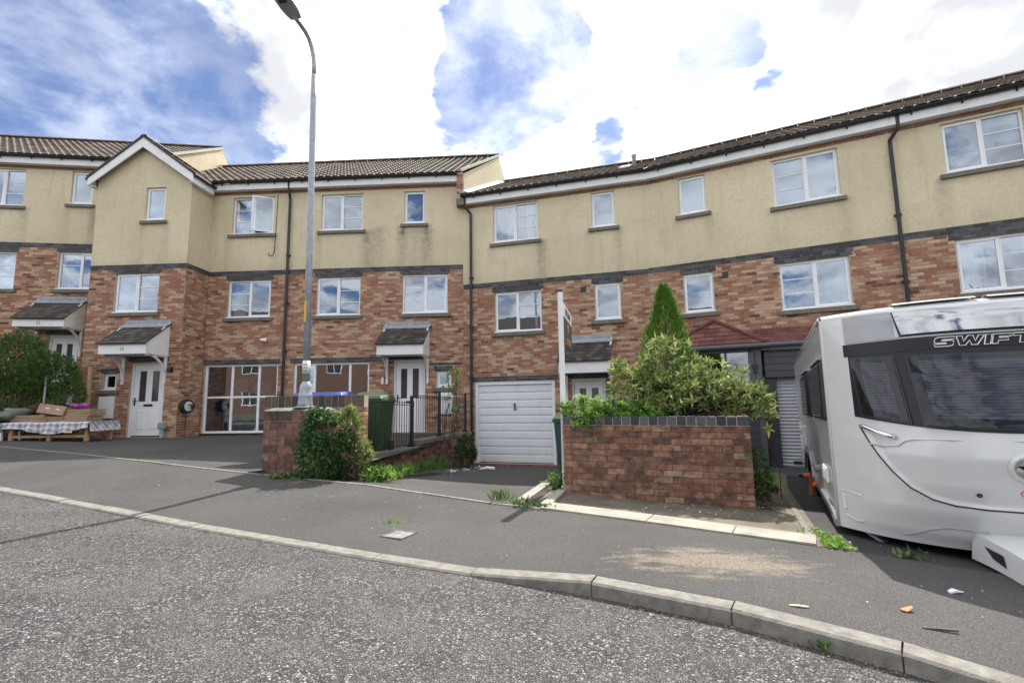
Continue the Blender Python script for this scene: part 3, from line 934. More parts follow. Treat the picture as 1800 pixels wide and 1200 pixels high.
def canopy(H, s0, s1, zf0, zf1, ztop, y0=0., dep=.82, num=None, seed=1):
    rnd = random.Random(seed)
    c = MB(); yf = y0-dep
    c.box(s0+.02, s1-.02, yf+.03, y0-.004, zf0+.02, zf0+.05)
    ca = c.build('canopy', MT['white_paint'], H.root, shift=H.sh)
    q = MB(); q.box(s0, s1, yf, yf+.03, zf0, zf1); q.build('fascia', MT['white_paint'], ca, shift=H.sh, bev=.004)
    for x in (s0, s1-.03):
        q = MB()
        i = q.add([(x, yf+.032, zf0), (x, y0-.004, zf0), (x, y0-.004, ztop-.08), (x, yf+.032, zf1+.01), (x+.03, yf+.032, zf0), (x+.03, y0-.004, zf0), (x+.03, y0-.004, ztop-.08), (x+.03, yf+.032, zf1+.01)])
        for f in ((0,3,2,1),(4,5,6,7),(0,1,5,4),(1,2,6,5),(2,3,7,6),(3,0,4,7)): q.face([i+k for k in f])
        q.build('side_panel', MT['white_paint'], ca, shift=H.sh)
        q = MB()   # bargeboard strip over the side
        q.bar((x+.015, yf+.02, zf1+.0), (x+.015, y0-.01, ztop-.08), .05, .045); q.build('bargeboard', MT['white_paint'], ca, shift=H.sh)
    rise = (ztop-.10)-(zf1+.02); run = dep+.05
    pitch = math.atan2(rise, run); L = math.hypot(rise, run)
    q = MB(); q.hexa([(s0-.02, yf-.05, zf1), (s1+.02, yf-.05, zf1), (s1+.02, y0-.004, ztop-.12), (s0-.02, y0-.004, ztop-.12), (s0-.02, yf-.05, zf1+.02), (s1+.02, yf-.05, zf1+.02), (s1+.02, y0-.004, ztop-.10), (s0-.02, y0-.004, ztop-.10)])
    q.build('roof_board', MT['wood_dark'], ca, shift=H.sh)
    rows, tw = 7, .168
    for r in range(rows):
        t = L*r/rows
        x = s0-.04-(tw/2 if r % 2 else 0)
        while x < s1+.03:
            a, b = max(x, s0-.04), min(x+tw, s1+.04); x += tw
            if b-a < .03: continue
            key = ('ct', round(b-a, 2), round(rnd.random()*9)/9)
            if key not in TILE_CACHE:
                mm = MB(); mm.tone = key[2]; mm.hexa([(0, 0, .006), (key[1]-.006, 0, .006), (key[1]-.006, L/rows*1.35, 0), (0, L/rows*1.35, 0), (0, 0, .024), (key[1]-.006, 0, .024), (key[1]-.006, L/rows*1.35, .012), (0, L/rows*1.35, .012)])
                TILE_CACHE[key] = mm.mesh('canopy_tile', MT['tile_dark'])
            link('canopy_tile', TILE_CACHE[key], ca, H.loc(a, yf-.05+math.cos(pitch)*t, zf1+.02+math.sin(pitch)*t), (pitch, 0, 0))
    q = MB(); q.hexa([(s0-.03, y0-.20, ztop-.20+.0), (s1+.03, y0-.20, ztop-.20), (s1+.03, y0-.003, ztop-.085), (s0-.03, y0-.003, ztop-.085), (s0-.03, y0-.20, ztop-.165), (s1+.03, y0-.20, ztop-.165), (s1+.03, y0-.003, ztop-.055), (s0-.03, y0-.003, ztop-.055)])
    q.box(s0-.02, s1+.02, y0-.014, y0-.003, ztop-.053, ztop+.04)
    q.build('flashing', MT['lead'], ca, shift=H.sh)
    for x in (s0+.04, s1-.08):
        q = MB(); q.box(x, x+.06, y0-.06, y0-.004, zf0-.80, zf0)
        pts = []
        for k in range(7):
            a = k/6*math.pi/2
            pts.append((x+.03, y0-.05-(dep-.14)*(1-math.cos(a)), zf0-.62+.62*math.sin(a)))
        for p, r in zip(pts, pts[1:]): q.bar(p, r, .05, .05, up=(1, 0, 0))
        q.bar((x+.03, y0-.03, zf0-.02), (x+.03, yf+.06, zf0-.02), .05, .04)
        q.build('bracket', MT['white_paint'], ca, shift=H.sh)
    if num:
        me = text_mesh(num, .13, MT['grey_ink'])
        link('numeral', me, ca, H.loc((s0+s1)/2, yf-.003, (zf0+zf1)/2), (R(90), 0, 0))
    return ca

def drainpipe(H, x, z0, z1, bend=None, y=-.07, hopper=False):
    q = MB()
    pts = [(x, y, z0), (x, y, z1-.35), (x, y, z1-.30)]
    if bend: pts += [(x+bend, y-.10, z1-.10), (x+bend, y-.12, z1+.18)]
    else: pts += [(x, y-.08, z1-.12), (x, y-.12, z1+.18)]
    q.tube(pts, .040, 8)
    for z in (z0+.8, z0+2.4, z0+3.9, z0+5.4):
        if z < z1-.4:
            q.tube([(x, y, z), (x, y, z+.07)], .050, 8); q.box(x-.07, x+.07, y+.01, -.002, z+.015, z+.05)
    q.build('drainpipe', MT['black_pipe'], H.root, shift=H.sh, smooth=False)

def fascia_gutter(H, s0, s1, ze, joint=2.6):
    """white boards, black half-round gutter on brackets"""
    q = MB(); q.box(s0, s1, -.17, -.004, ze, ze+.02); q.build('soffit', MT['white_paint'], H.root, shift=H.sh)
    n = max(1, round((s1-s0)/joint)); w = (s1-s0)/n
    for k in range(n):
        q = MB(); q.box(s0+w*k+.002, s0+w*(k+1)-.002, -.195, -.172, ze-.01, ze+.185)
        q.build('fascia', MT['white_paint'], H.root, shift=H.sh)
    q = MB(); m = 7
    fn = lambda u, v: (s0+(s1-s0)*u, -.255-.058*math.cos(math.pi*(1-v)), ze+.235-.062*math.sin(math.pi*v))
    q.grid(fn, 1, m); q.grid(lambda u, v: tuple(a+b for a, b in zip(fn(u, v), (0, .004 if v > .5 else -.0, .004))), 1, m, True)
    gu = q.build('gutter', MT['black_pipe'], H.root, shift=H.sh, smooth=True)
    k = s0+.4
    while k < s1:
        q = MB(); q.box(k-.015, k+.015, -.318, -.197, ze+.155, ze+.17); q.box(k-.015, k+.015, -.208, -.197, ze+.12, ze+.155)
        q.build('gutter_bracket', MT['black_pipe'], gu, shift=H.sh); k += .85

def shell(H, corners, zt, zb, mat, parent):
    """sides and back of the house: corners = local xy left-front, left-back, right-back, right-front"""
    q = MB()
    for a, b in zip(corners, corners[1:]):
        q.quad((a[0], a[1], zb), (b[0], b[1], zb), (b[0], b[1], zt), (a[0], a[1], zt))
    q.build('side_wall', mat, parent, shift=H.sh)

def roof(H, el, er, rl, rr, bl, br, zeave, zridge, seed, limit=300):
    """el, er: eave ends (local x at y=-.28); rl, rr: ridge ends (x at y=4); bl, br: rear eave ends"""
    ye, yr = -.30, 4.0
    pitch = math.atan2(zridge-zeave, yr-ye); L = math.hypot(zridge-zeave, yr-ye)
    q = MB()
    q.quad((el, ye+.06, zeave-.01), (er, ye+.06, zeave-.01), (rr, yr, zridge-.03), (rl, yr, zridge-.03))
    q.quad((rl, yr, zridge-.03), (rr, yr, zridge-.03), (br, 8.3, zeave-.1), (bl, 8.3, zeave-.1))
    ro = q.build('roof', MT['tile_dark'], H.root, shift=H.sh)
    rows = int(L/TILE_L)
    f = lambda t: t/L
    tile_slope(H, ro, rows, 0, pitch, lambda t: el+(rl-el)*f(t), lambda t: er+(rr-er)*f(t),
               lambda a, t: (a, ye+math.cos(pitch)*t, zeave+math.sin(pitch)*t), None, seed=seed, limit=limit)
    n = max(1, round((rr-rl)/.45)); w = (rr-rl)/n
    me = None
    for k in range(n):
        if me is None:
            q = MB()
            q.grid(lambda u, v: (w*u*.985, -.13*math.cos(math.pi*v), .085*math.sin(math.pi*v)+.006*(u > .85)), 4, 8, True)
            me = q.mesh('ridge_tile', MT['tile'], True)
        link('ridge_tile', me, ro, H.loc(rl+w*k, yr, zridge+.01), (0, 0, 0))
    return ro, pitch

# ------------------------------------------------------------------ the six houses
V2 = (-1.453, 14.35)
V3 = (3.7496, 12.8089)
V1 = (-11.696, 14.887)
RIDGE_B = (-.41, 18.30)      # where the ridge of the middle house meets its party wall
RIDGE_A = (-11.9, 18.90)

def front(H, holes, s0, s1, zb, band, ze, lintels, blacks=(), stains=(), seed=1, side=None, gable=None, zlow=None):
    """brick below, two dark courses, cream render above"""
    z_b0, z_b1 = band
    allh = list(holes)+list(lintels)
    rnd = random.Random(seed)
    m = MB(); wall_sheet(m, s0, s1, zb-.25, z_b1, holes, y=.009, rev=.11)
    m.quad((s0, .009, ze-.12), (s1, .009, ze-.12), (s1, .009, ze+.12), (s0, .009, ze+.12))
    bw = m.build('brick_wall', MT['mortar'], H.root, shift=H.sh)
    items = [(x, 0, z, w, h, 0, brick_tone(rnd), z > (zlow if zlow is not None else zb)) for x, z, w, h in courses(s0, s1, zb-.2, z_b0, allh, seed=seed)]
    items += [(x, 0, z, w, h, 0, brick_tone(rnd)*.6, True) for x, z, w, h in courses(s0, s1, ze-.115, ze-.01, holes, ch=.052, seed=seed+5)]
    if side:
        for (x, y0, y1, rz) in side:
            mm = MB()
            mm.quad((x-.009, y0, zb-.25), (x-.009, y1, zb-.25), (x-.009, y1, z_b1), (x-.009, y0, z_b1))
            mm.build('return_wall', MT['mortar'], bw, shift=H.sh)
            for q, z, w, h in courses(y0, y1, zb-.2, z_b0, [], seed=seed+9):
                items.append((x, q, z, w, h, rz, brick_tone(rnd), True))
    place_bricks(H, bw, items, MT['brick'])
    bb = MB(); bb.box(s0, s1, .004, .010, z_b0+.002, z_b1-.002)
    bo = bb.build('brick_band', MT['mortar_dark'], H.root, shift=H.sh)
    items = []
    for (a, b, c, d) in [(s0, s1, z_b0, z_b1)]+list(lintels)+list(blacks):
        items += [(x, -.004, z, w, h, 0, rnd.random(), True) for x, z, w, h in courses(a, b, c, d, holes, seed=seed)]
    if side:
        for (x, y0, y1, rz) in side:
            items += [(x+.004, q, z, w, h, rz, rnd.random(), True) for q, z, w, h in courses(y0, y1, z_b0, z_b1, [], seed=seed)]
    place_bricks(H, bo, items, MT['brick_black'], rest='dark_brickwork')
    m = MB()
    zt = ze-.105
    wall_sheet(m, s0, s1, z_b1, zt, holes, y=-.004, rev=.11, step=.13, stains=stains)
    if side:
        n0 = len(m.v)
        for (x, y0, y1, rz) in side:
            m.quad((x+.004, y0-.004, z_b1), (x+.004, y1, z_b1), (x+.004, y1, zt+.25), (x+.004, y0-.004, zt+.25))
        m.st += [.15, .1, .1, .15]*len(side)
    if gable:
        a, b, zg_, zap = gable
        i = m.add([(a, -.004, zt), (b, -.004, zt), (b, -.004, zg_), ((a+b)/2, -.004, zap), (a, -.004, zg_)])
        m.face(range(i, i+5)); m.st += [.05]*5
    m.build('rendered_wall', MT['render'], H.root, shift=H.sh)
    return bw

def sill_stains(wins, k=.55):
    o = []
    for a, b, z in wins:
        o += [(a-.07, z-.12, 1.25*k*random.uniform(.6, 1), .09, .8), (b+.07, z-.12, 1.25*k*random.uniform(.7, 1.1), .12, 1.2)]
    return o

# --- the furthest left house (number 32), a step higher than the rest
H1 = House(V1, -8.0, -9.6, -.25, 0.0, 'far left cream and brick terraced house with canopy numbered 32, partly behind the hedge')
xA, yA = H1.local_xy(RIDGE_A)
h1 = [(-4.66, -3.51, 6.25, 7.44), (-2.20, -1.58, 6.37, 7.44), (-4.70, -3.52, 3.61, 4.77), (-2.36, -1.12, 3.63, 4.80), (-2.42, -1.60, .03, 2.19)]
bw = front(H1, h1, -9.6, -.25, 0, (4.92, 5.07), 7.565, [(h1[2][0]-.06, h1[2][1]+.06, 4.77, 4.92), (h1[3][0]-.06, h1[3][1]+.06, 4.80, 4.92), (-2.5, -1.5, 2.2, 2.34)],
           stains=sill_stains([(-4.6, -3.51, 6.25), (-2.2, -1.58, 6.37)], .7), seed=11, zlow=2.0)
shell(H1, [(-9.59, 0), (-9.59, 8), (xA*2-.02, 8), (-.26, 0)], 7.7, -.3, MT['brick'], bw)
window(H1, *h1[0], 'sb', drape=[('curtain', .52, .98, .03, .97)])
window(H1, *h1[1], 'single')
window(H1, *h1[2], 'sb', drape=[('curtain', .5, .98, .03, .97)])
window(H1, *h1[3], 'bs', drape=[('curtain', .05, .46, .03, .97)])
front_door(H1, *h1[4])
canopy(H1, -2.79, -1.46, 2.33, 2.54, 3.34, num='32', seed=3)
fascia_gutter(H1, -9.6, -.1, 7.565)
r1, p1 = roof(H1, -9.6, -.20, -9.6, xA, -9.6, xA*2, 7.82, 10.53, 21)
q = MB(); q.poly([(-.25, 0.0, 5), (xA*2, 8, 5), (xA*2, 8, 7.7), (xA, 4, 10.49), (-.25, 0.0, 7.9)])
q.build('gable_wall', MT['render'], H1.root, shift=H1.sh)
q = MB(); q.bar((-.22, -.25, 7.86), (xA+.02, 4, 10.55), .07, .09); q.build('verge', MT['verge'], r1, shift=H1.sh)

# --- number 33, with the gabled bay
H2 = House(V2, 3.0, -10.55, -5.45, -.90, 'terraced house with a pointed gabled bay over the door numbered 33')
PJ = .95
h2 = [(-7.36, -6.00, 5.34, 6.54), (-7.37, -6.00, 2.67, 3.84), (-7.97, -5.67, -.84, 1.22)]
bw = front(H2, h2, -8.03, -5.45, -.9, (3.99, 4.14), 6.73, [(-7.45, -5.92, 3.84, 3.99), (-8.03, -5.60, 1.22, 1.37)], stains=sill_stains([(-7.36, -6.0, 5.34)], .45)+[(-8.03, 6.6, .4, .12, 2.5)], seed=2)
xB, yB = H2.local_xy(RIDGE_A)
shell(H2, [(-10.54, 0), (xB*2+10.55, 8), (-5.46, 8), (-5.46, 0)], 6.9, -1.1, MT['brick'], bw)
window(H2, *h2[0], 'bs', drape=[('curtain', .05, .40, .03, .97)], open_sash=True)
window(H2, *h2[1], 'bs', drape=[('curtain', .05, .34, .03, .97)])
def big_window(H, s0, s1, z0, z1, cols, rows, y=.065):
    m = MB(); fw = .06
    m.box(s0, s1, y, y+.06, z0, z0+fw); m.box(s0, s1, y, y+.06, z1-fw, z1)
    m.box(s0, s0+fw, y, y+.06, z0+fw, z1-fw); m.box(s1-fw, s1, y, y+.06, z0+fw, z1-fw)
    cs = [s0+fw]+[s0+(s1-s0)*c for c in cols]+[s1-fw]; rs = [z0+fw]+[z0+(z1-z0)*r for r in rows]+[z1-fw]
    for c in cs[1:-1]: m.box(c-.035, c+.035, y, y+.06, z0+fw, z1-fw)
    for r in rs[1:-1]:
        for a, b in zip(cs, cs[1:]): m.box(a+.03, b-.03, y+.003, y+.057, r-.03, r+.03)
    o = m.build('window', MT['upvc'], H.root, shift=H.sh, bev=.006)
    for i in range(len(cs)-1):
        for j in range(len(rs)-1):
            q = MB(); q.box(cs[i], cs[i+1], y+.03, y+.036, rs[j], rs[j+1]); q.build('pane', MT['glass'], o, shift=H.sh)
    q = MB(); q.box(s0-.02, s1+.02, -.03, y+.06, z0-.05, z0-.004); q.build('sill', MT['blackp'], o, shift=H.sh)
    return o
w = big_window(H2, *h2[2], [.37, .735], [.52])
q = MB()
for k in range(5):
    a = -7.85+k*.46
    q.grid(lambda u, v: (a+.40*u, .32+.03*math.sin(u*22), -.8+.9*v), 20, 1)
q.build('curtain', simple('dark patterned curtain', (.06,.065,.09), .9, .5, 8), w, shift=H2.sh, smooth=True)
q = MB(); q.box(-7.3, -6.9, .5, .9, .15, .85); q.box(-6.75, -6.2, .6, 1.0, .0, .7); q.build('furniture', MT['wood'], w, shift=H2.sh)
fascia_gutter(H2, -8.03, -5.45, 6.73)
drainpipe(H2, -5.47, -.85, 6.73)
r2, p2 = roof(H2, -10.55, -5.45, xB, -5.45, xB*2+10.55, -5.45, 6.98, 9.70, 22)
# cable hanging from the eaves and a small camera
q = MB(); q.tube([(-5.90, -.01, 6.6), (-5.92, -.012, 5.4), (-5.94, -.012, 4.75), (-5.99, -.012, 4.60), (-6.10, -.015, 4.60), (-6.13, -.015, 4.70)], .010, 6)
q.build('cable', MT['blackp'], H2.root, shift=H2.sh)
# the bay
P = H2.forward(PJ)
hp = [(-9.45, -8.83, 5.51, 6.53), (-10.20, -8.85, 2.73, 3.89), (-9.49, -8.46, -.87, 1.26), (-10.31, -9.91, .48, .95)]
bw2 = front(P, hp, -11.0, -8.03, -.9, (4.01, 4.16), 6.73, [(-10.28, -8.77, 3.89, 4.01), (-9.6, -8.35, 1.27, 1.42), (-10.4, -9.82, .95, 1.09)], blacks=[],
            stains=sill_stains([(-9.45, -8.83, 5.51)], .5), seed=3, side=[(-8.03, .0, PJ, R(90))], gable=(-11.0, -8.03, 6.84, 7.98))
for (a, b, c, d), lay in ((hp[0], 'single'), (hp[1], 'sb'), (hp[3], 'single')):
    window(P, a, b, c, d, lay, drape=None if lay != 'sb' else [('curtain', .06, .18, .03, .97)])
front_door(P, *hp[2])
canopy(P, -9.76, -8.40, 1.42, 1.68, 2.44, num='33', seed=5)
q = MB(); q.box(-10.34, -9.90, -.06, -.004, -.33, .29); q.box(-10.31, -9.93, -.068, -.062, -.30, .26); q.build('meter_box', MT['upvc'], H2.root, shift=P.sh, bev=.006)
q = MB(); q.quad((-11.0, 0, -1.1), (-11.0, PJ+.2, -1.1), (-11.0, PJ+.2, 6.9), (-11.0, 0, 6.9)); q.build('side_wall', MT['render'], bw2, shift=P.sh)
# bay roof: two small slopes, barge boards, ridge
XC, ZA, ZE = -9.515, 8.07, 6.86
hw = 1.66
q = MB()
for sgn in (-1, 1):
    q.quad((XC, -.16, ZA-.05), (XC+sgn*hw, -.16, ZE-.05), (XC+sgn*hw, 2.2, ZE-.05), (XC, 2.2, ZA-.05))
br_ = q.build('bay_roof', MT['tile_dark'], H2.root, shift=P.sh)
pit = math.atan2(ZA-ZE, hw); Ls = math.hypot(ZA-ZE, hw)
for sgn, rz in ((1, R(90)), (-1, R(-90))):
    def base(a, t, sgn=sgn):
        return (XC+sgn*(hw-math.cos(pit)*t), a if sgn > 0 else -a, ZE-.02+math.sin(pit)*t)
    if sgn > 0: tile_slope(P, br_, int(Ls/TILE_L), rz, pit, lambda t: -.17, lambda t: 2.2, base, None, seed=31, limit=60)
    else: tile_slope(P, br_, int(Ls/TILE_L), rz, pit, lambda t: -2.2, lambda t: .17, base, None, seed=32, limit=60)
q = MB()
for k in range(6): q.grid(lambda u, v: (XC-.11*math.cos(math.pi*v), -.2+.42*(k+u*.97), ZA+.07*math.sin(math.pi*v)), 3, 8)
q.build('ridge', MT['tile'], br_, shift=P.sh, smooth=True)
for sgn in (-1, 1):
    q = MB()
    a = (XC, -.20, ZA-.03); b = (XC+sgn*(hw-.02), -.20, ZE-.05)
    i = q.add([(a[0], -.20, a[2]-.30), (b[0], -.20, b[2]-.24), (b[0], -.20, b[2]), (a[0], -.20, a[2]), (a[0], -.165, a[2]-.30), (b[0], -.165, b[2]-.24), (b[0], -.165, b[2]), (a[0], -.165, a[2])])
    for f in ((0,3,2,1),(4,5,6,7),(0,1,5,4),(1,2,6,5),(2,3,7,6),(3,0,4,7)): q.face([i+k for k in f])
    q.build('bargeboard', MT['white_paint'], br_, shift=P.sh)
    q = MB(); q.bar((XC, -.20, ZA+.01), (XC+sgn*hw, -.20, ZE-.01), .05, .06); q.build('verge', MT['tile_dark'], br_, shift=P.sh)
    # eaves board and gutter along the bay's side
    x = XC+sgn*(hw-.03)
    q = MB(); q.box(min(x, x-.03*sgn), max(x, x-.03*sgn), -.16, PJ-.18, ZE-.29, ZE-.06); q.build('fascia', MT['white_paint'], br_, shift=P.sh)
    q = MB(); q.tube([(x+.05*sgn, -.2, ZE-.06), (x+.05*sgn, PJ-.2, ZE-.06)], .055, 8); q.build('gutter', MT['black_pipe'], br_, shift=P.sh)
    q = MB(); q.box(min(XC+sgn*1.49, x-.03*sgn), max(XC+sgn*1.49, x-.03*sgn), -.16, PJ-.2, ZE-.29, ZE-.27); q.build('soffit', MT['white_paint'], br_, shift=P.sh)

# --- the middle house
H3 = House(V2, 3.0, -5.45, 0, -.90, 'terraced house behind the lamp post, with dark bins and black railings in front')
xR, yR = H3.local_xy(RIDGE_B)
h3 = [(-4.48, -3.15, 5.36, 6.53), (-1.84, -1.19, 5.50, 6.54), (-4.55, -3.18, 2.67, 3.86), (-1.87, -.48, 2.67, 3.87), (-5.18, -2.85, -.84, 1.22), (-2.11, -1.15, -.90, 1.26), (-.80, -.37, .43, .90)]
bw = front(H3, h3, -5.45, 0, -.9, (3.99, 4.14), 6.73, [(-4.63, -3.10, 3.86, 3.99), (-1.95, -.40, 3.87, 3.99), (-5.30, -2.25, 1.22, 1.37), (-2.25, -1.0, 1.27, 1.42), (-1.0, -.02, 1.08, 1.16), (-.88, -.30, .90, 1.06)],
           stains=sill_stains([(-4.48, -3.15, 5.36)], .6)+sill_stains([(-1.84, -1.19, 5.5)], 1.0)+[(-2.6, 5.5, .5, .22, 2.0), (-1.5, 5.3, .45, .5, 1.5), (-2.9, 5.3, .6, .16, 1.4)], seed=4)
shell(H3, [(-5.44, 0), (-5.44, 8), (xR*2, 8), (-.01, 0)], 6.9, -1.1, MT['brick'], bw)
window(H3, *h3[0], 'sb'); window(H3, *h3[1], 'single', drape=[('frosted', .03, .97, .03, .97)])
window(H3, *h3[2], 'sb'); window(H3, *h3[3], 'bs', drape=[('curtain_blue', .88, .98, .03, .97)])
big_window(H3, *h3[4], [.27, .74], [])
front_door(H3, *h3[5])
window(H3, *h3[6], 'single')
canopy(H3, -2.36, -1.02, 1.34, 1.62, 2.38, seed=7)
q = MB(); q.box(-.76, -.28, -.06, -.004, -.36, .27); q.box(-.73, -.31, -.068, -.062, -.33, .24); q.build('meter_box', MT['upvc'], H3.root, shift=H3.sh, bev=.006)
q = MB(); q.box(-2.46, -2.40, -.03, -.004, .55, .75); q.build('doorbell', MT['upvc'], H3.root, shift=H3.sh)
fascia_gutter(H3, -5.45, -.14, 6.73)
r3, p3 = roof(H3, -5.45, -.05, -5.45, xR, -5.45, xR*2, 6.98, 9.70, 23)
q = MB(); q.poly([(0.0, .0, 3.5), (xR*2, 8, 3.5), (xR*2, 8, 6.9), (xR, 4, 9.66), (0.0, 0.0, 7.05)])
q.build('gable_wall', MT['render'], H3.root, shift=H3.sh)
q = MB(); q.bar((-.03, -.28, 7.03), (xR+.0, 4, 9.73), .06, .08); q.build('verge', MT['verge'], r3, shift=H3.sh)
q = MB(); q.box(-.155, .03, -.25, -.006, 6.03, 6.98); co = q.build('corbel', MT['mortar'], H3.root, shift=H3.sh)
rnd = random.Random(5)
its = [(x, -.258, z, w, h, 0, brick_tone(rnd), True) for x, z, w, h in courses(-.155, .03, 6.13, 6.98, [], seed=3)]
its += [(.039, y, z, w, h, R(90), brick_tone(rnd), True) for y, z, w, h in courses(-.25, -.01, 6.13, 6.98, [], seed=4)]
place_bricks(H3, co, its, MT['brick'])
q = MB(); q.box(-.165, .045, -.27, -.004, 5.93, 6.12); q.build('kneeler_stone', MT['sill'], co, shift=H3.sh)

# --- the house with the garage
H4 = House(V2, 16.5, 0, 5.426, -1.80, 'terraced house with the white garage door')
xl, yl = H4.local_xy(RIDGE_B)
TB = math.tan(R(5.4))
h4 = [(.98, 2.36, 4.70, 5.86), (3.93, 4.59, 4.83, 5.85), (1.00, 2.41, 1.99, 3.18), (3.94, 4.65, 2.18, 3.20), (.36, 2.74, -1.76, .56), (3.22, 4.14, -1.55, .57)]
bw = front(H4, h4, 0, 5.426, -1.8, (3.35, 3.50), 5.98, [(.92, 2.49, 3.18, 3.35), (3.86, 4.73, 3.20, 3.35), (.25, 2.85, .56, .71), (3.1, 4.3, .58, .70)],
           stains=sill_stains([(.98, 2.36, 4.70)], .45)+sill_stains([(3.93, 4.59, 4.83)], .6)+[(2.5, 4.6, .35, .2, 1.2), (5.40, 5.9, .3, .03, 4)], seed=5, zlow=-1.8)
shell(H4, [(.01, 0), (xl*2, 8), (5.416+8*TB, 8), (5.416, 0)], 6.15, -2, MT['brick'], bw)
window(H4, *h4[0], 'sb', drape=None)
window(H4, *h4[1], 'single', drape=[('blind', .2, .9, .05, .42)])
window(H4, *h4[2], 'sb'); window(H4, *h4[3], 'single', drape=[('frosted', .03, .97, .03, .97)])
front_door(H4, *h4[5])
canopy(H4, 3.02, 4.36, .69, .97, 1.74, seed=9)
q = MB()
for a, b, fl in ((1.28, 1.62, 1), (1.95, 2.25, -1)):
    q.grid(lambda u, v: (a+(b-a)*u*(1-.35*math.sin(math.pi*v)) + (.12*math.sin(math.pi*v) if fl > 0 else 0), .22+.02*math.sin(u*20), 4.72+1.1*v), 20, 8)
c4 = q.build('curtain', toned('pink flowered curtain', [(0, (.7,.6,.66)), (1, (.7,.6,.66))], .9, .5, 14, 0), H4.root, shift=H4.sh, smooth=True)
# garage door: white frame, ten ribbed panels
a, b, c, d = h4[4]
q = MB(); q.box(a, a+.09, .03, .12, c, d); q.box(b-.09, b, .03, .12, c, d); q.box(a+.09, b-.09, .03, .12, d-.10, d)
gd = q.build('garage_door', MT['upvc'], H4.root, shift=H4.sh, bev=.005)
n = 10; hgt = (d-.105-(c+.02))/n
MT['garage'] = simple('white garage steel', (.72,.74,.77), .4, .04, 3, dirt=.22, dirtcol=(.38,.37,.36))
for k in range(n):
    q = MB(); z0 = c+.02+k*hgt; yy = .085
    pr = [(yy+.022, z0), (yy+.002, z0+.014), (yy-.004, z0+.05), (yy-.004, z0+hgt-.05), (yy+.002, z0+hgt-.010), (yy+.022, z0+hgt-.002)]
    for (y0, zz0), (y1, zz1) in zip(pr, pr[1:]): q.quad((a+.092, y0, zz0), (b-.092, y0, zz0), (b-.092, y1, zz1), (a+.092, y1, zz1))
    q.build('door_panel', MT['garage'], gd, shift=H4.sh)
q = MB(); zc = c+.02+hgt*7.2
q.box((a+b)/2-.010, (a+b)/2+.020, .035, .078, zc-.09, zc+.075); q.box((a+b)/2-.035, (a+b)/2+.020, .035, .060, zc+.055, zc+.08); q.box((a+b)/2-.04, (a+b)/2+.05, .070, .080, zc-.10, zc-.08)
q.build('handle', MT['blackp'], gd, shift=H4.sh)
q = MB(); q.box(a-.05, b+.05, -.02, .12, c-.12, c-.01); q.build('threshold', MT['brick_old'], gd, shift=H4.sh)
for H, s, z in ((H4, 3.63, 3.07),):
    q = MB(); q.box(s-.075, s+.075, -.012, -.002, z-.075, z+.075); q.build('vent', MT['blackp'], H.root, shift=H.sh)
fascia_gutter(H4, .03, 5.42, 5.98)
drainpipe(H4, .28, -1.75, 5.98, bend=-.14)
r4, p4 = roof(H4, .02, 5.42-.3*TB*-1*0, xl, 5.426+4*TB, xl*2, 5.426+8*TB, 6.23, 8.52, 24)
q = MB(); q.hexa([(-.02, -.3, 6.29), (.30, -.3, 6.27), (xl+.30, 4, 8.56), (xl-.02, 4, 8.58), (-.02, -.3, 6.36), (.22, -.3, 6.32), (xl+.22, 4, 8.60), (xl-.02, 4, 8.66)])
q.build('flashing', MT['lead'], r4, shift=H4.sh)
q = MB(); q.lathe((5.15, 1.0, 6.8), [(.06, 0), (.06, .42), (.08, .44), (.08, .52), (.03, .54)], 10); q.build('flue_pipe', MT['steel'], r4, shift=H4.sh, smooth=True)
q = MB(); q.hexa([(4.7, .5, 6.71), (5.0, .5, 6.71), (5.1, 1.2, 7.09), (4.8, 1.2, 7.09), (4.7, .5, 6.75), (5.0, .5, 6.75), (5.1, 1.2, 7.13), (4.8, 1.2, 7.13)]); q.build('lead_patch', MT['verge'], r4, shift=H4.sh)

# --- number 36, with the slate grey porch
H5 = House(V3, 27.3, 0, 5.44, -1.55, 'terraced house with the slate grey porch and silver roller shutter numbered 36')
h5 = [(.87, 1.55, 4.83, 5.84), (3.09, 4.46, 4.62, 5.80), (.86, 1.59, 2.18, 3.21), (3.08, 4.48, 2.04, 3.18)]
bw = front(H5, h5, 0, 5.44, -1.55, (3.36, 3.51), 5.97, [(.78, 1.67, 3.21, 3.36), (2.98, 4.58, 3.18, 3.36)],
           stains=sill_stains([(.87, 1.55, 4.83), (3.09, 4.46, 4.62)], .30), seed=6, zlow=1.1)
shell(H5, [(.01-0, 0), (-8*TB, 8), (5.43, 8), (5.43, 0)], 6.15, -1.8, MT['brick'], bw)
window(H5, *h5[0], 'single', drape=[('frosted', .03, .97, .03, .97)]); window(H5, *h5[1], 'bs', drape=[('blind', .03, .97, .03, .97)])
window(H5, *h5[2], 'single', drape=[('frosted', .03, .97, .03, .97)]); window(H5, *h5[3], 'bs', drape=[('curtain_blue', .04, .97, .03, .97)])
q = MB(); q.box(1.81, 1.95, -.012, -.002, 3.0, 3.15); q.build('vent', MT['blackp'], H5.root, shift=H5.sh)
fascia_gutter(H5, .01, 5.44, 5.97)
drainpipe(H5, 5.44, -1.5, 5.97, bend=.15)
r5, p5 = roof(H5, 0.03, 5.44, -4*TB, 5.44, -8*TB, 5.44, 6.23, 8.52, 25)

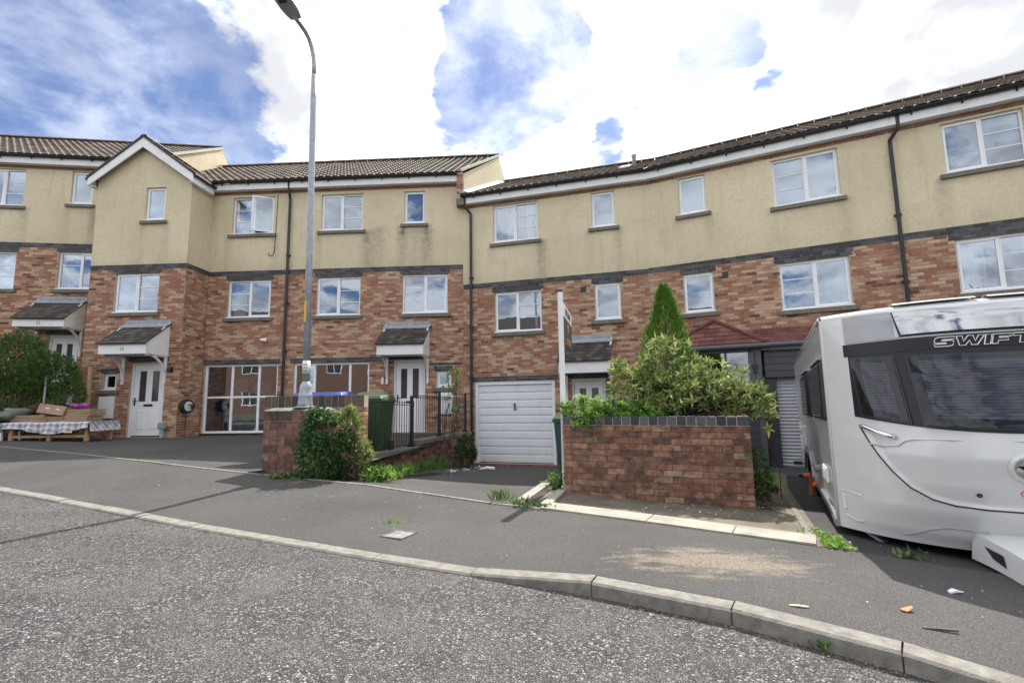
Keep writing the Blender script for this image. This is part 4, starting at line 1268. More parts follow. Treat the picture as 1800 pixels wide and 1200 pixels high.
# --- right hand house
H6 = House(V3, 27.3, 5.44, 11.2, -1.55, 'rightmost terraced house, its lower half hidden by the white caravan')
h6 = [(6.34, 7.66, 4.70, 5.82), (6.34, 7.74, 2.08, 3.22)]
bw = front(H6, h6, 5.44, 11.2, -1.55, (3.36, 3.51), 5.97, [(6.24, 7.84, 3.22, 3.36)], stains=sill_stains([(6.34, 7.66, 4.70)], .7), seed=7, zlow=1.0)
shell(H6, [(5.45, 0), (5.45, 8), (11.19, 8), (11.19, 0)], 6.15, -1.8, MT['brick'], bw)
window(H6, *h6[0], 'sb', drape=[('blind', .05, .97, .34, .97)])
w6 = window(H6, *h6[1], 'sb', drape=[('curtain', .05, .36, .03, .97), ('curtain', .8, .97, .03, .97)])
q = MB(); q.box(6.72, 6.98, .13, .15, 2.16, 2.36); q.build('picture_frame', MT['red'], w6, shift=H6.sh)
q = MB(); q.box(6.745, 6.955, .122, .129, 2.18, 2.335); q.build('picture', MT['label_white'], w6, shift=H6.sh)
fascia_gutter(H6, 5.44, 11.2, 5.97)
r6, p6 = roof(H6, 5.44, 11.2, 5.44, 11.2, 5.44, 11.2, 6.23, 8.52, 26)

# --- porch in front of number 36 (parts of that house)
Q = H5.forward(1.2)
po = MB()
po.box(.62, .68, .02, 1.19, -1.55, 1.02); po.box(2.46, 2.52, .02, 1.19, -1.55, 1.02)
po.box(.62, 2.52, -.0, .06, -1.55, -.42)
porch = po.build('porch', MT['charcoal2'], H5.root, shift=Q.sh, bev=.006)
nb = 7
for k in range(nb):
    z0 = -1.53+k*(1.08/nb)
    q = MB(); q.hexa([(.66, -.022, z0), (2.50, -.022, z0), (2.50, -.002, z0), (.66, -.002, z0), (.66, -.010, z0+1.06/nb), (2.50, -.010, z0+1.06/nb), (2.50, -.002, z0+1.06/nb), (.66, -.002, z0+1.06/nb)])
    q.build('cladding_board', MT['charcoal'], porch, shift=Q.sh)
q = MB(); q.box(.60, 2.54, -.05, .05, -.44, -.38); q.build('sill', MT['charcoal2'], porch, shift=Q.sh)
for x in (.62, 1.22, 1.80, 2.28):
    q = MB(); q.box(x, x+(.05 if x < 2.2 else .13), -.02, .05, -.375, 1.04); q.build('mullion', MT['charcoal2'], porch, shift=Q.sh, bev=.004)
q = MB(); q.box(2.42, 2.54, -.03, .06, -1.5, 1.04); q.build('corner_post', MT['charcoal2'], porch, shift=Q.sh, bev=.005)
for a, b in ((.67, 1.22), (1.27, 1.80), (1.85, 2.28)):
    q = MB(); q.box(a, b, .015, .022, -.375, .99); q.build('pane', MT['glass_tint'], porch, shift=Q.sh)
q = MB(); q.box(.60, 2.54, -.02, .05, .99, 1.10); q.build('head_rail', MT['charcoal2'], porch, shift=Q.sh)
q = MB(); q.box(2.35, 2.47, -.05, -.031, .62, .72); q.box(2.37, 2.45, -.06, -.03, .52, .60); q.build('alarm_box', MT['blackp'], porch, shift=Q.sh)
# hipped roof of red tiles
AP = (1.57, .75, 1.84); EL = (.48, -.16, 1.16); ER = (2.66, -.16, 1.16)
q = MB(); q.poly([EL, ER, AP]); q.poly([ER, (2.66, 1.2, 1.16), (1.57, 1.2, 1.84), AP]); q.poly([(.48, 1.2, 1.16), EL, AP, (1.57, 1.2, 1.84)])
pr_ = q.build('porch_roof', MT['tile_red'], H5.root, shift=Q.sh)
rnd = random.Random(12)
rows = 6
for r in range(rows):
    t0, t1 = r/rows, (r+1)/rows
    xa, xb = EL[0]+(AP[0]-EL[0])*t0, ER[0]+(AP[0]-ER[0])*t0
    x = xa-(.13 if r % 2 else 0)
    while x < xb:
        a, b = max(x, xa), min(x+.27, xb); x += .27
        if b-a < .04: continue
        def pt(xx, t, e): 
            k = (1-t)
            xl_, xr_ = EL[0]+(AP[0]-EL[0])*t, ER[0]+(AP[0]-ER[0])*t
            return (max(xl_, min(xr_, xx)), -.16+(.91)*t-.03*e, 1.16+.68*t+.03*e)
        q = MB(); q.tone = rnd.random()
        q.hexa([pt(a, t0, .1), pt(b-.006, t0, .1), pt(b-.006, t1, .0), pt(a, t1, .0), pt(a, t0, .75), pt(b-.006, t0, .75), pt(b-.006, min(1, t1+.03), .35), pt(a, min(1, t1+.03), .35)])
        q.build('roof_tile', MT['tile_red'], pr_, shift=Q.sh)
for e in (EL, ER):
    q = MB(); q.bar((e[0], e[1]-.02, e[2]+.03), (AP[0], AP[1]-.02, AP[2]+.04), .11, .045); q.build('hip_tile', MT['tile_red'], pr_, shift=Q.sh)
q = MB(); q.tube([(.40, -.20, 1.11), (2.74, -.20, 1.11)], .052, 10); q.box(.48, 2.66, -.155, -.12, 1.05, 1.155); q.build('gutter', MT['charcoal2'], pr_, shift=Q.sh, smooth=False)
# lean-to over the shutter
q = MB(); q.hexa([(2.45, -.02, 1.14), (4.75, -.02, 1.14), (4.75, 1.19, 1.60), (2.45, 1.19, 1.60), (2.45, -.02, 1.17), (4.75, -.02, 1.17), (4.75, 1.19, 1.63), (2.45, 1.19, 1.63)])
lr = q.build('lean_to_roof', MT['tile_red'], H5.root, shift=Q.sh)
for r in range(6):
    x = 2.44-(.13 if r % 2 else 0); k = 0
    while x < 4.74:
        a, b = max(x, 2.44), min(x+.27, 4.76); x += .27
        if b-a < .04: continue
        y0 = -.06+1.24*r/6; z0 = 1.165+.46*r/6
        q = MB(); q.tone = rnd.random()
        q.hexa([(a, y0, z0), (b-.006, y0, z0), (b-.006, y0+.25, z0+.085), (a, y0+.25, z0+.085), (a, y0, z0+.026), (b-.006, y0, z0+.026), (b-.006, y0+.25, z0+.098), (a, y0+.25, z0+.098)])
        q.build('roof_tile', MT['tile_red'], lr, shift=Q.sh)
q = MB(); q.tube([(2.68, -.12, 1.12), (4.8, -.12, 1.12)], .05, 10); q.box(2.55, 4.75, -.065, -.03, 1.0, 1.13); q.build('gutter', MT['charcoal2'], lr, shift=Q.sh)
q = MB(); q.box(2.56, 4.7, .10, 1.19, -1.55, -1.50); q.box(2.58, 2.80, .10, .16, -1.5, .42); q.box(3.75, 4.7, .10, .16, -1.5, 1.0)
ws = q.build('shutter_surround', MT['charcoal'], H5.root, shift=Q.sh)
for k in range(4):
    q = MB(); z0 = .42+k*.145; q.hexa([(2.60, .02, z0), (3.78, .02, z0), (3.78, .10, z0), (2.60, .10, z0), (2.60, .035, z0+.14), (3.78, .035, z0+.14), (3.78, .10, z0+.14), (2.60, .10, z0+.14)])
    q.build('cladding_board', MT['charcoal'], ws, shift=Q.sh)
q = MB(); q.box(2.80, 3.75, .20, .23, -1.5, .42); sh_ = q.build('roller_shutter', MT['trim_grey'], H5.root, shift=Q.sh)
n = 26; zh = 1.90/n
me = None
for k in range(n):
    if me is None:
        q = MB(); q.grid(lambda u, v: (-.475+.95*u, -.020*math.sin(math.pi*v)**.7, (v-.5)*zh*.96), 1, 6)
        me = q.mesh('shutter_slat', MT['shutter'], True)
    link('shutter_slat', me, sh_, Q.loc(3.275, .198, -1.49+zh*(k+.5)))
q = MB(); q.box(3.0, 3.35, .165, .185, -1.42, -1.36); q.build('handle', MT['blackp'], sh_, shift=Q.sh)
link('numeral', text_mesh('36', .15, MT['gold'], .006), ws, Q.loc(2.70, .092, .05-.35), (R(90), 0, 0))
q = MB(); q.box(2.72, 2.80, .08, .098, -.46, -.42); q.build('letter_plate', MT['label_white'], ws, shift=Q.sh)

# ------------------------------------------------------------------ garden walls
def brick_wall_thing(o, e, z0, z1, thick, label, cop, cop_mat, ch, bl, mat, seed, cop_w=.113, ends=(True, True), returns=(), jt=.011):
    dx, dy = e[0]-o[0], e[1]-o[1]
    L = math.hypot(dx, dy); ang = -math.degrees(math.atan2(dy, dx))
    W = House(o, ang, 0, L, z0, label, 'garden_wall', 'garden wall', None)
    rnd = random.Random(seed)
    def tone():
        return rnd.choice((rnd.uniform(.12, .4), rnd.uniform(.3, .6), rnd.uniform(.4, .7), rnd.uniform(.45, .75), rnd.uniform(.55, .95)))
    q = MB(); q.box(.010, L-.010, .010, thick-.010, z0-.3, z1-cop)
    core = q.build('wall_core', MT['mortar_dark'], W.root, shift=W.sh)
    items = []
    for x, z, w, h in courses(0, L, z0-.15, z1-cop, [], ch, bl, jt, seed):
        items.append((x, rnd.gauss(0, .0025), z+rnd.gauss(0, .001), w, h, rnd.gauss(0, .004), tone(), True))
    for x, z, w, h in courses(0, thick, z0-.15, z1-cop, [], ch, bl, jt, seed+1):
        if ends[0]: items.append((0, thick-x, z, w, h, R(-90), tone(), True))
        if ends[1]: items.append((L, x, z, w, h, R(90), tone(), True))
    place_bricks(W, W.root, items, mat, limit=260)
    # coping: bricks on edge
    x = 0
    while x < L-.02:
        b = min(x+cop_w, L)
        if L-b < cop_w*.9 and cop_w < .15: b = L
        q = MB(); q.tone = rnd.random(); j = rnd.gauss(0, .002)
        q.box(x+.005, b-.005, -.012+j, thick+.012+j, z1-cop+.004, z1+rnd.gauss(0, .0025))
        q.build('coping_brick', cop_mat, W.root, shift=W.sh, bev=.005)
        x = b
    q = MB(); q.box(0.004, L-.004, -.004, thick+.004, z1-cop-.004, z1-.012); q.build('coping_mortar', MT['mortar'], W.root, shift=W.sh)
    return W

PW = brick_wall_thing((.67, 6.64), (2.78, 5.76), -1.2, -.225, .22, 'weathered red brick planter wall with a dark coping, beside the white caravan', .112, MT['brick_black'], .0755, .232, MT['brick_old'], 41)
for x0 in (.0, PW.s1-.22):   # side returns of the planter run back towards the house
    q = MB(); q.box(x0+.005, x0+.215, .22, 1.7, -1.5, -.24); q.build('wall_return', MT['brick_old'], PW.root, shift=PW.sh)
q = MB(); q.box(.22, PW.s1-.22, .22, 1.7, -1.4, -.36); q.build('soil', MT['soil'], PW.root, shift=PW.sh)

PR = brick_wall_thing((-3.74, 7.32), (-2.88, 6.97), -1.03, -.10, .55, 'square stone and brick pier carrying the street lamp', .15, MT['brick_pier'], .118, .30, MT['brick_pier'], 43, cop_w=.145, jt=.016)
q = MB(); q.hexa([(-.01, -.02, -.10), (.88, -.02, -.10), (.88, .57, -.10), (-.01, .57, -.10), (.10, .09, -.055), (.82, .09, -.055), (.82, .47, -.055), (.10, .47, -.055)])
q.build('cement_cap', simple('green stained cement', (.16,.185,.15), .95, .3, 9, .6, 50), PR.root, shift=PR.sh, bev=.01)

BW = brick_wall_thing((-4.24, 8.33), (-2.53, 8.30), -.98, .135, .22, 'brown brick yard wall with a dark soldier coping, behind the lamp pier', .20, toned('dark coping brick', [(0, (.06,.05,.042)), (1, (.13,.11,.09))], dirt=.5), .075, .225, MT['brick'], 45, cop_w=.115)

def low_wall(o, e, zt0, zt1, zb0, zb1, label, seed):
    dx, dy = e[0]-o[0], e[1]-o[1]
    L = math.hypot(dx, dy); ang = -math.degrees(math.atan2(dy, dx))
    W = House(o, ang, 0, L, -1.6, label, 'retaining_wall', 'low wall', None)
    rnd = random.Random(seed)
    zt = lambda x: zt0+(zt1-zt0)*x/L
    zb = lambda x: zb0+(zb1-zb0)*x/L
    q = MB(); q.hexa([(0, .01, zb0-.3), (L, .01, zb1-.3), (L, .20, zb1-.3), (0, .20, zb0-.3), (0, .01, zt0-.09), (L, .01, zt1-.09), (L, .20, zt1-.09), (0, .20, zt0-.09)])
    q.build('wall_core', MT['mortar_dark'], W.root, shift=W.sh)
    its = []
    for x, z, w, h in courses(0, L, -2.0, max(zt0, zt1)-.09, [], .075, .225, .011, seed):
        if zb(x)-.1 < z < zt(x)-.10:
            its.append((x, 0, z, w, h, 0, rnd.random()*.8, True))
    place_bricks(W, W.root, its, MT['brick_old'])
    x = 0
    while x < L-.05:
        b = min(x+.44, L)
        q = MB(); q.tone = rnd.random()
        q.hexa([(x+.004, -.03, zt(x)-.09), (b-.004, -.03, zt(b)-.09), (b-.004, .24, zt(b)-.09), (x+.004, .24, zt(x)-.09), (x+.004, -.03, zt(x)), (b-.004, -.03, zt(b)), (b-.004, .24, zt(b)), (x+.004, .24, zt(x))])
        q.build('coping_stone', MT['sill'], W.root, shift=W.sh, bev=.006); x = b
    return W, zt, L
LW1, zt1_, L1 = low_wall((-2.50, 8.33), (-2.02, 10.42), -.86, -.93, -1.12, -1.38, 'low mossy retaining wall in front of the dark green bin', 51)
LW2, zt2_, L2 = low_wall((-2.00, 10.46), (-1.22, 14.1), -.80, -.86, -1.38, -1.80, 'low retaining wall under the black railings, running back to the house', 53)

def railing(W, zt, L, a, b, hgt, label, post_at):
    r = thing('railing', label, 'railing', W.w((a+b)/2, .1, zt((a+b)/2)), 0, 'black railings on the low wall')
    def pt(x, z): return W.w(x, .10, zt(x)+z) - r.location
    for z in (.06, hgt-.04):
        q = MB(); q.bar(pt(a, z), pt(b, z), .035, .012); q.build('rail', MT['railing'], r)
    n = int((b-a)/.105)
    me = None
    for k in range(n+1):
        x = a+(b-a)*k/n
        if me is None:
            q = MB(); q.tube([(0, 0, 0), (0, 0, hgt-.03)], .0075, 6); q.lathe((0, 0, hgt-.04), [(.012, 0), (.015, .015), (.003, .05)], 6); me = q.mesh('railing_bar', MT['railing'])
        link('railing_bar', me, r, pt(x, .03))
    for x in post_at:
        q = MB(); p = pt(x, 0); q.box(p.x-.03, p.x+.03, p.y-.03, p.y+.03, p.z-.02, p.z+hgt+.10); q.lathe((p.x, p.y, p.z+hgt+.10), [(.035, 0), (.045, .03), (.02, .07)], 8); q.box(p.x-.07, p.x+.07, p.y-.06, p.y+.06, p.z-.0, p.z+.05)
        q.build('post', MT['railing'], r)
    return r
railing(LW1, zt1_, L1, .78, L1-.02, .90, 'short black iron railing beside the dark green bin', (L1-.12,))
railing(LW2, zt2_, L2, .05, L2-.15, .93, 'longer black iron railing in front of the white front door', (1.45, L2-.2))

# ------------------------------------------------------------------ street lamp
LX, LY = -3.07, 7.20
lamp = thing('street_lamp', 'tall galvanised street lamp with a yellow band, standing on the pier', 'street lamp', (LX, LY, -.055))
q = MB(); q.lathe((0, 0, 0), [(.17, 0), (.17, .012), (.125, .02)], 8); q.build('flange', MT['steel'], lamp)
q = MB(); q.lathe((0, 0, .02), [(.112, 0), (.100, .05), (.092, .14), (.094, .145), (.094, .165), (.090, .17), (.088, .27), (.080, .31), (.056, .345), (.052, .36)], 20); q.build('base_sleeve', MT['steel'], lamp, smooth=True)
q = MB(); q.box(.080, .094, -.03, .03, .13, .19); q.build('sleeve_bolt', MT['steel'], lamp)
q = MB()
q.tube([(0, 0, .33), (-.022, 0, 2.6), (-.045, 0, 4.9), (-.049, 0, 5.3)], [.052, .049, .044, .042], 16)
q.build('pole', MT['steel'], lamp, smooth=True)
q = MB()
arm = [(-.049, 0, 5.28), (-.052, -.004, 5.45), (-.060, -.02, 5.60), (-.076, -.055, 5.73), (-.099, -.11, 5.84), (-.125, -.19, 5.90), (-.148, -.28, 5.925), (-.17, -.38, 5.935), (-.19, -.46, 5.945)]
q.tube(arm, .036, 12); q.build('arm', MT['steel'], lamp, smooth=True)
q = MB()   # lantern: flat leaf-shaped body, tilted up slightly along the arm
e = Vector(arm[-1]); ax = Vector((-.15, -.72, .13)).normalized(); sx = ax.cross(Vector((0, 0, 1))).normalized(); up_ = sx.cross(ax)
def lan(u, v):
    t = u; w = .125*math.sin(math.pi*min(1, .08+.92*t)**.75)**.6+.01
    a = 2*math.pi*v
    p = e-ax*.05+ax*(.74*t)+sx*(w*math.cos(a))+up_*(.055*math.sin(a)*(1 if math.sin(a) > 0 else .55)*math.sin(math.pi*min(1, .1+.85*t)))
    return tuple(p)
q.grid(lan, 14, 18); q.build('lantern', MT['trim_grey'], lamp, smooth=True)
q = MB(); c = e+ax*.42-up_*.030
q.grid(lambda u, v: tuple(c+ax*((u-.5)*.36)+sx*((v-.5)*.13)-up_*.006), 2, 2); q.build('lamp_glass', MT['doorglass'], lamp)
q = MB(); q.grid(lambda u, v: (-.012+.0515*math.cos(R(165+105*u)), .0515*math.sin(R(165+105*u)), 1.28+.31*v), 10, 2); q.build('yellow_band', MT['yellow'], lamp, smooth=True)
q = MB(); q.lathe((-.003, 0, .50), [(.0535, 0), (.0535, .19)], 16); q.build('number_plate', MT['label_white'], lamp, smooth=True)
q = MB()
for k in range(3): q.box(-.03, .03, -.0560, -.0545, .535+k*.045, .550+k*.045)
q.build('plate_print', MT['grey_ink'], lamp)

# ------------------------------------------------------------------ wheelie bins
def wheelie(loc, rz, label, lid, body):
    t = thing('wheelie_bin', label, 'wheelie bin', loc, rz, 'wheelie bins in the yard')
    q = MB(); q.hexa([(-.21, -.22, .06), (.21, -.22, .06), (.21, .20, .06), (-.21, .20, .06), (-.27, -.29, .95), (.27, -.29, .95), (.27, .27, .95), (-.27, .27, .95)])
    for k in range(6):
        x = -.19+k*.076
        q.hexa([(x-.01, -.235, .12), (x+.01, -.235, .12), (x+.01, -.20, .12), (x-.01, -.20, .12), (x*1.26-.012, -.298, .90), (x*1.26+.012, -.298, .90), (x*1.26+.012, -.26, .90), (x*1.26-.012, -.26, .90)])
        q.hexa([(.20, x-.01, .12), (.222, x-.01, .12), (.222, x+.01, .12), (.20, x+.01, .12), (.25, x*1.2-.012, .90), (.278, x*1.2-.012, .90), (.278, x*1.2+.012, .90), (.25, x*1.2+.012, .90)])
    q.build('bin_body', body, t)
    q = MB(); q.box(-.295, .295, -.31, .29, .93, .985); q.build('rim', body, t, bev=.012)
    q = MB(); q.hexa([(-.29, -.33, .988), (.29, -.33, .988), (.29, .30, .988), (-.29, .30, .988), (-.24, -.27, 1.05), (.24, -.27, 1.05), (.24, .25, 1.075), (-.24, .25, 1.075)]); q.build('lid', lid, t, bev=.012)
    q = MB(); q.tube([(-.25, .33, 1.02), (.25, .33, 1.02)], .016, 8); q.build('handle', body, t)
    for x in (-.24, .24):
        q = MB(); q.tube([(x-.025, .22, .10), (x+.025, .22, .10)], .10, 14); q.build('wheel', MT['rubber'], t)
    return t
wheelie((1.02, 8.55, -1.31), R(-14), 'green wheelie bin half hidden behind the for sale post and planter wall', MT['lid_green'], simple('teal green plastic', (.02,.075,.065), .5, .15, 5))
b1 = wheelie((-2.62, 9.25, -.92), R(-10), 'dark green wheelie bin with a white number, at the end of the railing', MT['bin_green'], MT['bin_green'])
q = MB(); q.box(-.20, -.12, -.285, -.278, .55, .66); nb_ = q.build('sticker', MT['label_white'], b1)
wheelie((-2.88, 10.05, -.90), R(6), 'green wheelie bin with a paler lid, behind the dark green one', MT['lid_green'], MT['bin_green']).scale = (1.04, 1.04, 1.05)
wheelie((-3.50, 9.55, -.90), R(-4), 'blue lidded wheelie bin nearest the green bins, over the yard wall', MT['lid_blue'], MT['bin_green']).scale = (1.04, 1.04, 1.055)
wheelie((-4.02, 9.75, -.90), R(8), 'blue lidded wheelie bin furthest from the green bins, over the yard wall', MT['lid_blue'], MT['bin_green']).scale = (1.04, 1.04, 1.055)

# ------------------------------------------------------------------ for sale sign
fs = thing('sale_sign', 'white post with a FOR SALE board seen almost edge on', 'for sale sign', (.705, 6.86, -1.22))
q = MB(); q.box(-.036, .036, -.036, .036, -.2, 2.76); q.build('post', MT['white_paint'], fs, bev=.003)
bd = Vector((.24, 1.08, 0)).normalized(); Lb = 1.12; bo_ = Vector((.037, -.02, 0)); bn = Vector((bd.y, -bd.x, 0))
def bp(a, z, off=0): return bo_+bd*a+bn*off+Vector((0, 0, z))
def board(a0, a1, z0, z1, t0, t1):
    q = MB(); q.hexa([bp(a0, z0, t0), bp(a1, z0, t0), bp(a1, z0, t1), bp(a0, z0, t1), bp(a0, z1, t0), bp(a1, z1, t0), bp(a1, z1, t1), bp(a0, z1, t1)]); return q
wb = board(0, Lb, 2.42, 2.61, -.006, .006).build('white_board', MT['upvc'], fs)
gb = board(0, Lb, 2.01, 2.417, -.006, .006).build('green_board', MT['sign_green'], fs)
rot = Matrix((bd, Vector((0, 0, 1)), bn)).transposed().to_euler()
link('lettering', text_mesh('FOR SALE', .17, MT['blackp']), wb, bp(Lb/2, 2.512, .008), rot)
board(.45, .62, 2.29, 2.36, .007, .009).build('emblem', MT['orange'], gb)
board(.49, .58, 2.23, 2.285, .007, .009).build('emblem', MT['orange'], gb)
board(.30, .85, 2.10, 2.125, .007, .009).build('print_line', MT['orange'], gb)
board(.25, .90, 2.05, 2.07, .007, .009).build('print_line', MT['orange'], gb)

# ------------------------------------------------------------------ plants
def leaf_pts(p, d, n, L, w, fold=.25):
    d = d.normalized(); s_ = d.cross(n)
    if s_.length < .01: s_ = d.cross(Vector((.3, .9, .2)))
    s_.normalize(); n = s_.cross(d)
    m = p+d*(L*.45)
    droop = n*(-L*.12)
    return [p, m+s_*(w/2)+n*(w*fold), p+d*L+droop, m-s_*(w/2)+n*(w*fold)]

LEAF_CACHE = {}
def foliage(parent, leaves, mat, limit=0, name='leaf', rest='foliage'):
    """leaves: (pos, dir, normal, length, width, tone) in world; nearest ones become objects"""
    o = parent.matrix_world.translation if False else parent.location
    mb = MB()
    if limit:
        leaves = sorted(leaves, key=lambda l: (l[0].length-l[3]*3))
    for i, (p, d, n, L, w, t) in enumerate(leaves):
        if i < limit:
            key = (round(t, 1), mat.name, round(w/L, 1))
            if key not in LEAF_CACHE:
                m = MB(); m.tone = key[0]
                k = m.add(leaf_pts(Vector((0, 0, 0)), Vector((0, 1, 0)), Vector((0, 0, 1)), 1, key[2])); m.face((k, k+1, k+2)); m.face((k, k+2, k+3))
                LEAF_CACHE[key] = m.mesh('leaf', mat)
            dd = d.normalized(); s_ = dd.cross(n)
            if s_.length < .01: s_ = dd.cross(Vector((.3, .9, .2)))
            s_.normalize(); nn = s_.cross(dd)
            link(name, LEAF_CACHE[key], parent, p-o, Matrix((s_, dd, nn)).transposed().to_euler(), (L, L, L))
        else:
            mb.tone = t
            k = mb.add([q-o for q in leaf_pts(p, d, n, L, w)]); mb.face((k, k+1, k+2)); mb.face((k, k+2, k+3))
    if mb.f:
        f = mb.build(rest, mat, parent); f['kind'] = 'stuff' if limit else f.get('kind', 'stuff')

def rv(r): 
    v = Vector((r.gauss(0, 1), r.gauss(0, 1), r.gauss(0, 1)))
    return v.normalized()

def lump(v, s, seed=0):
    return mnoise.noise(Vector(v)*s+Vector((seed*3.1, seed*1.7, 0)))

def whorl_shrub(lobes, n, L, w, rnd, per=7, up=.35):
    """leaf rosettes at branch tips spread over lumpy lobes; some deeper inside"""
    out = []; tips = []
    for k in range(n):
        c, r = rnd.choice(lobes)
        d = rv(rnd)
        if d.z < -.5: continue
        dep = 1-abs(rnd.gauss(0, .16))
        k2 = dep*(1+.28*lump(d*1.0, 2.2, c[0]))
        p = Vector((c[0]+d.x*r[0]*k2, c[1]+d.y*r[1]*k2, c[2]+d.z*r[2]*k2))
        ax = (d+Vector((0, 0, up))+rv(rnd)*.45).normalized()
        tips.append(p)
        base = rnd.random()*6.28
        x = ax.cross(Vector((.2, .3, .9))).normalized(); y = ax.cross(x)
        q = per+rnd.randint(-2, 2)
        tone0 = min(1, max(0, .42+rnd.gauss(0, .16)))
        for i in range(q):
            a = base+i*6.283/q+rnd.gauss(0, .25)
            sp = rnd.uniform(.35, 1.15) if i else .1
            dd = (x*math.cos(a)+y*math.sin(a))*sp+ax*(.75-.35*sp)
            ll = L*rnd.uniform(.65, 1.15)
            out.append((p+ax*rnd.uniform(-.03, .02), dd, ax+rv(rnd)*.3, ll, w*rnd.uniform(.8, 1.2), min(1, max(0, tone0+rnd.gauss(0, .13)+(.25 if i == 0 else 0)))))
    return out, tips

def stems(parent, base, tips, mat, rnd, r0=.014, n=60):
    mb = MB(); o = parent.location
    for t in rnd.sample(tips, min(n, len(tips))):
        b = Vector(base)+Vector((rnd.gauss(0, .12), rnd.gauss(0, .08), 0))
        m = b.lerp(t, .55)+Vector((rnd.gauss(0, .06), rnd.gauss(0, .06), .12))
        mb.tube([b-o, m-o, t-o], [r0, r0*.6, r0*.25], 5, False)
    mb.build('stems', mat, parent)

rnd = random.Random(77)
sh = thing('shrub', 'large grey green leafy shrub overhanging the planter wall', 'shrub', (2.35, 6.85, -.36))
lobes = [((2.30, 6.90, .22), (.55, .50, .62)), ((1.82, 6.95, .10), (.40, .40, .48)), ((2.75, 6.60, .02), (.50, .45, .42)), ((2.45, 6.60, -.02), (.75, .45, .35)), ((1.95, 6.75, -.05), (.50, .4, .32)), ((3.05, 6.35, -.10), (.32, .35, .28))]
lv, tips = whorl_shrub(lobes, 640, .135, .036, rnd)
extra, tips2 = whorl_shrub([((3.08, 6.0, -.36), (.22, .2, .12)), ((1.55, 6.95, .42), (.12, .15, .15)), ((2.2, 6.8, .78), (.25, .2, .12))], 36, .13, .034, rnd)
foliage(sh, lv+extra, MT['leaf_shrub'], 300)
stems(sh, (2.35, 6.9, -.4), tips+tips2, MT['trunk'], rnd, .016, 150)

wf = thing('flowering_plant', 'low bright green plant with flat cream flower heads behind the planter wall', 'plant', (1.3, 6.75, -.36))
lv, tips = whorl_shrub([((1.02, 6.75, -.22), (.34, .3, .26)), ((1.42, 6.65, -.24), (.38, .3, .24)), ((1.75, 6.55, -.22), (.3, .25, .18))], 640, .075, .04, rnd, 6, .6)
foliage(wf, lv, MT['leaf_lime'], 0)
mb = MB()
for k in range(34):
    c = Vector((rnd.uniform(.80, 1.75), rnd.uniform(6.45, 6.75), rnd.uniform(-.04, .08)))-wf.location
    r = rnd.uniform(.03, .06)
    for i in range(26):
        a, d = rnd.random()*6.28, r*math.sqrt(rnd.random())
        p = c+Vector((d*math.cos(a), d*math.sin(a), rnd.gauss(0, .004)-d*.25)); s_ = .006
        mb.tone = rnd.random(); mb.quad(p+Vector((-s_, -s_, 0)), p+Vector((s_, -s_, .003)), p+Vector((s_, s_, 0)), p+Vector((-s_, s_, .002)))
    mb.tube([c, c-Vector((0, 0, .16))], .003, 4, False)
o = mb.build('blossom', MT['petal'], wf); o['kind'] = 'stuff'
stems(wf, (1.3, 6.75, -.38), tips, MT['leaf_lime'], rnd, .006, 40)

# conifer
cf = thing('conifer', 'small pointed bright green conifer rising behind the shrub', 'conifer', (2.57, 8.0, -1.35))
q = MB(); q.tube([(0, 0, 0), (.01, 0, 1.4), (0, 0, 3.1)], [.06, .04, .008], 8); q.build('trunk', MT['trunk'], cf)
lv = []
for k in range(7500):
    h = rnd.random()**.8
    z = .5+h*2.72
    rad = .50*min(1, (1-h)*1.8)**.85*(1+.30*mnoise.noise((z*4.2, math.floor(rnd.random()*8), 1.0)))+.015
    a = rnd.random()*6.283
    rr = rad*(1-abs(rnd.gauss(0, .22)))*(1+.20*mnoise.noise((math.cos(a)*1.6, math.sin(a)*1.6, z*3.0)))
    p = Vector((2.57+math.cos(a)*rr, 8.0+math.sin(a)*rr, -1.35+z))
    d = Vector((math.cos(a)*.6, math.sin(a)*.6, .9+rnd.gauss(0, .25)))+rv(rnd)*.3
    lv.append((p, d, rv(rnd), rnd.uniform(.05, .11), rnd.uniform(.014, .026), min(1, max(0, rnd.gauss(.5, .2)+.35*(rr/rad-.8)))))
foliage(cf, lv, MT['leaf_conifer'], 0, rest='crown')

# ivy over the right side of the pier
iv = thing('ivy', 'dark ivy and willowy weeds covering the right side of the lamp pier', 'ivy', (-2.45, 7.1, -1.05))
lv = []
for k in range(2900):
    t = rnd.random()**.9
    h = rnd.random()**.9
    top = -.06-.30*max(0, t-.45)**1.3+.22*lump((t*2.3, 0, 0), 1.7, 4)-.10*max(0, .15-t)/.15
    z = -1.06+(top+1.06)*h
    w_ = .60*(.80+.35*lump((0, 0, z), 2.6, 7)+.25*(1-h))
    x = -2.95+w_*t+.05*lump((0, t, z), 5, 3)
    if lump((x, 0, z), 5.5, 2) > .28: continue
    y = 6.90+.26*t-.14*math.sin(math.pi*min(1, (z+1.1)/1.0))+rnd.gauss(0, .06)+.10*lump((x, z, 0), 4)
    d = Vector((rnd.gauss(.1, .6), -.5+rnd.gauss(0, .35), -.45+rnd.gauss(0, .55)))
    lv.append((Vector((x, y, z)), d, Vector((rnd.gauss(0, .35), -1, .45+rnd.gauss(0, .3))), rnd.uniform(.055, .115), rnd.uniform(.022, .040), min(1, max(0, rnd.gauss(.42, .22)))))
foliage(iv, lv, MT['leaf_dark'], 250)
lv2, tips = whorl_shrub([((-2.34, 7.1, -.45), (.12, .14, .40)), ((-2.22, 7.2, -.80), (.15, .14, .22)), ((-2.42, 7.05, -.22), (.12, .12, .18))], 130, .11, .024, rnd, 7, .5)
mb = MB()
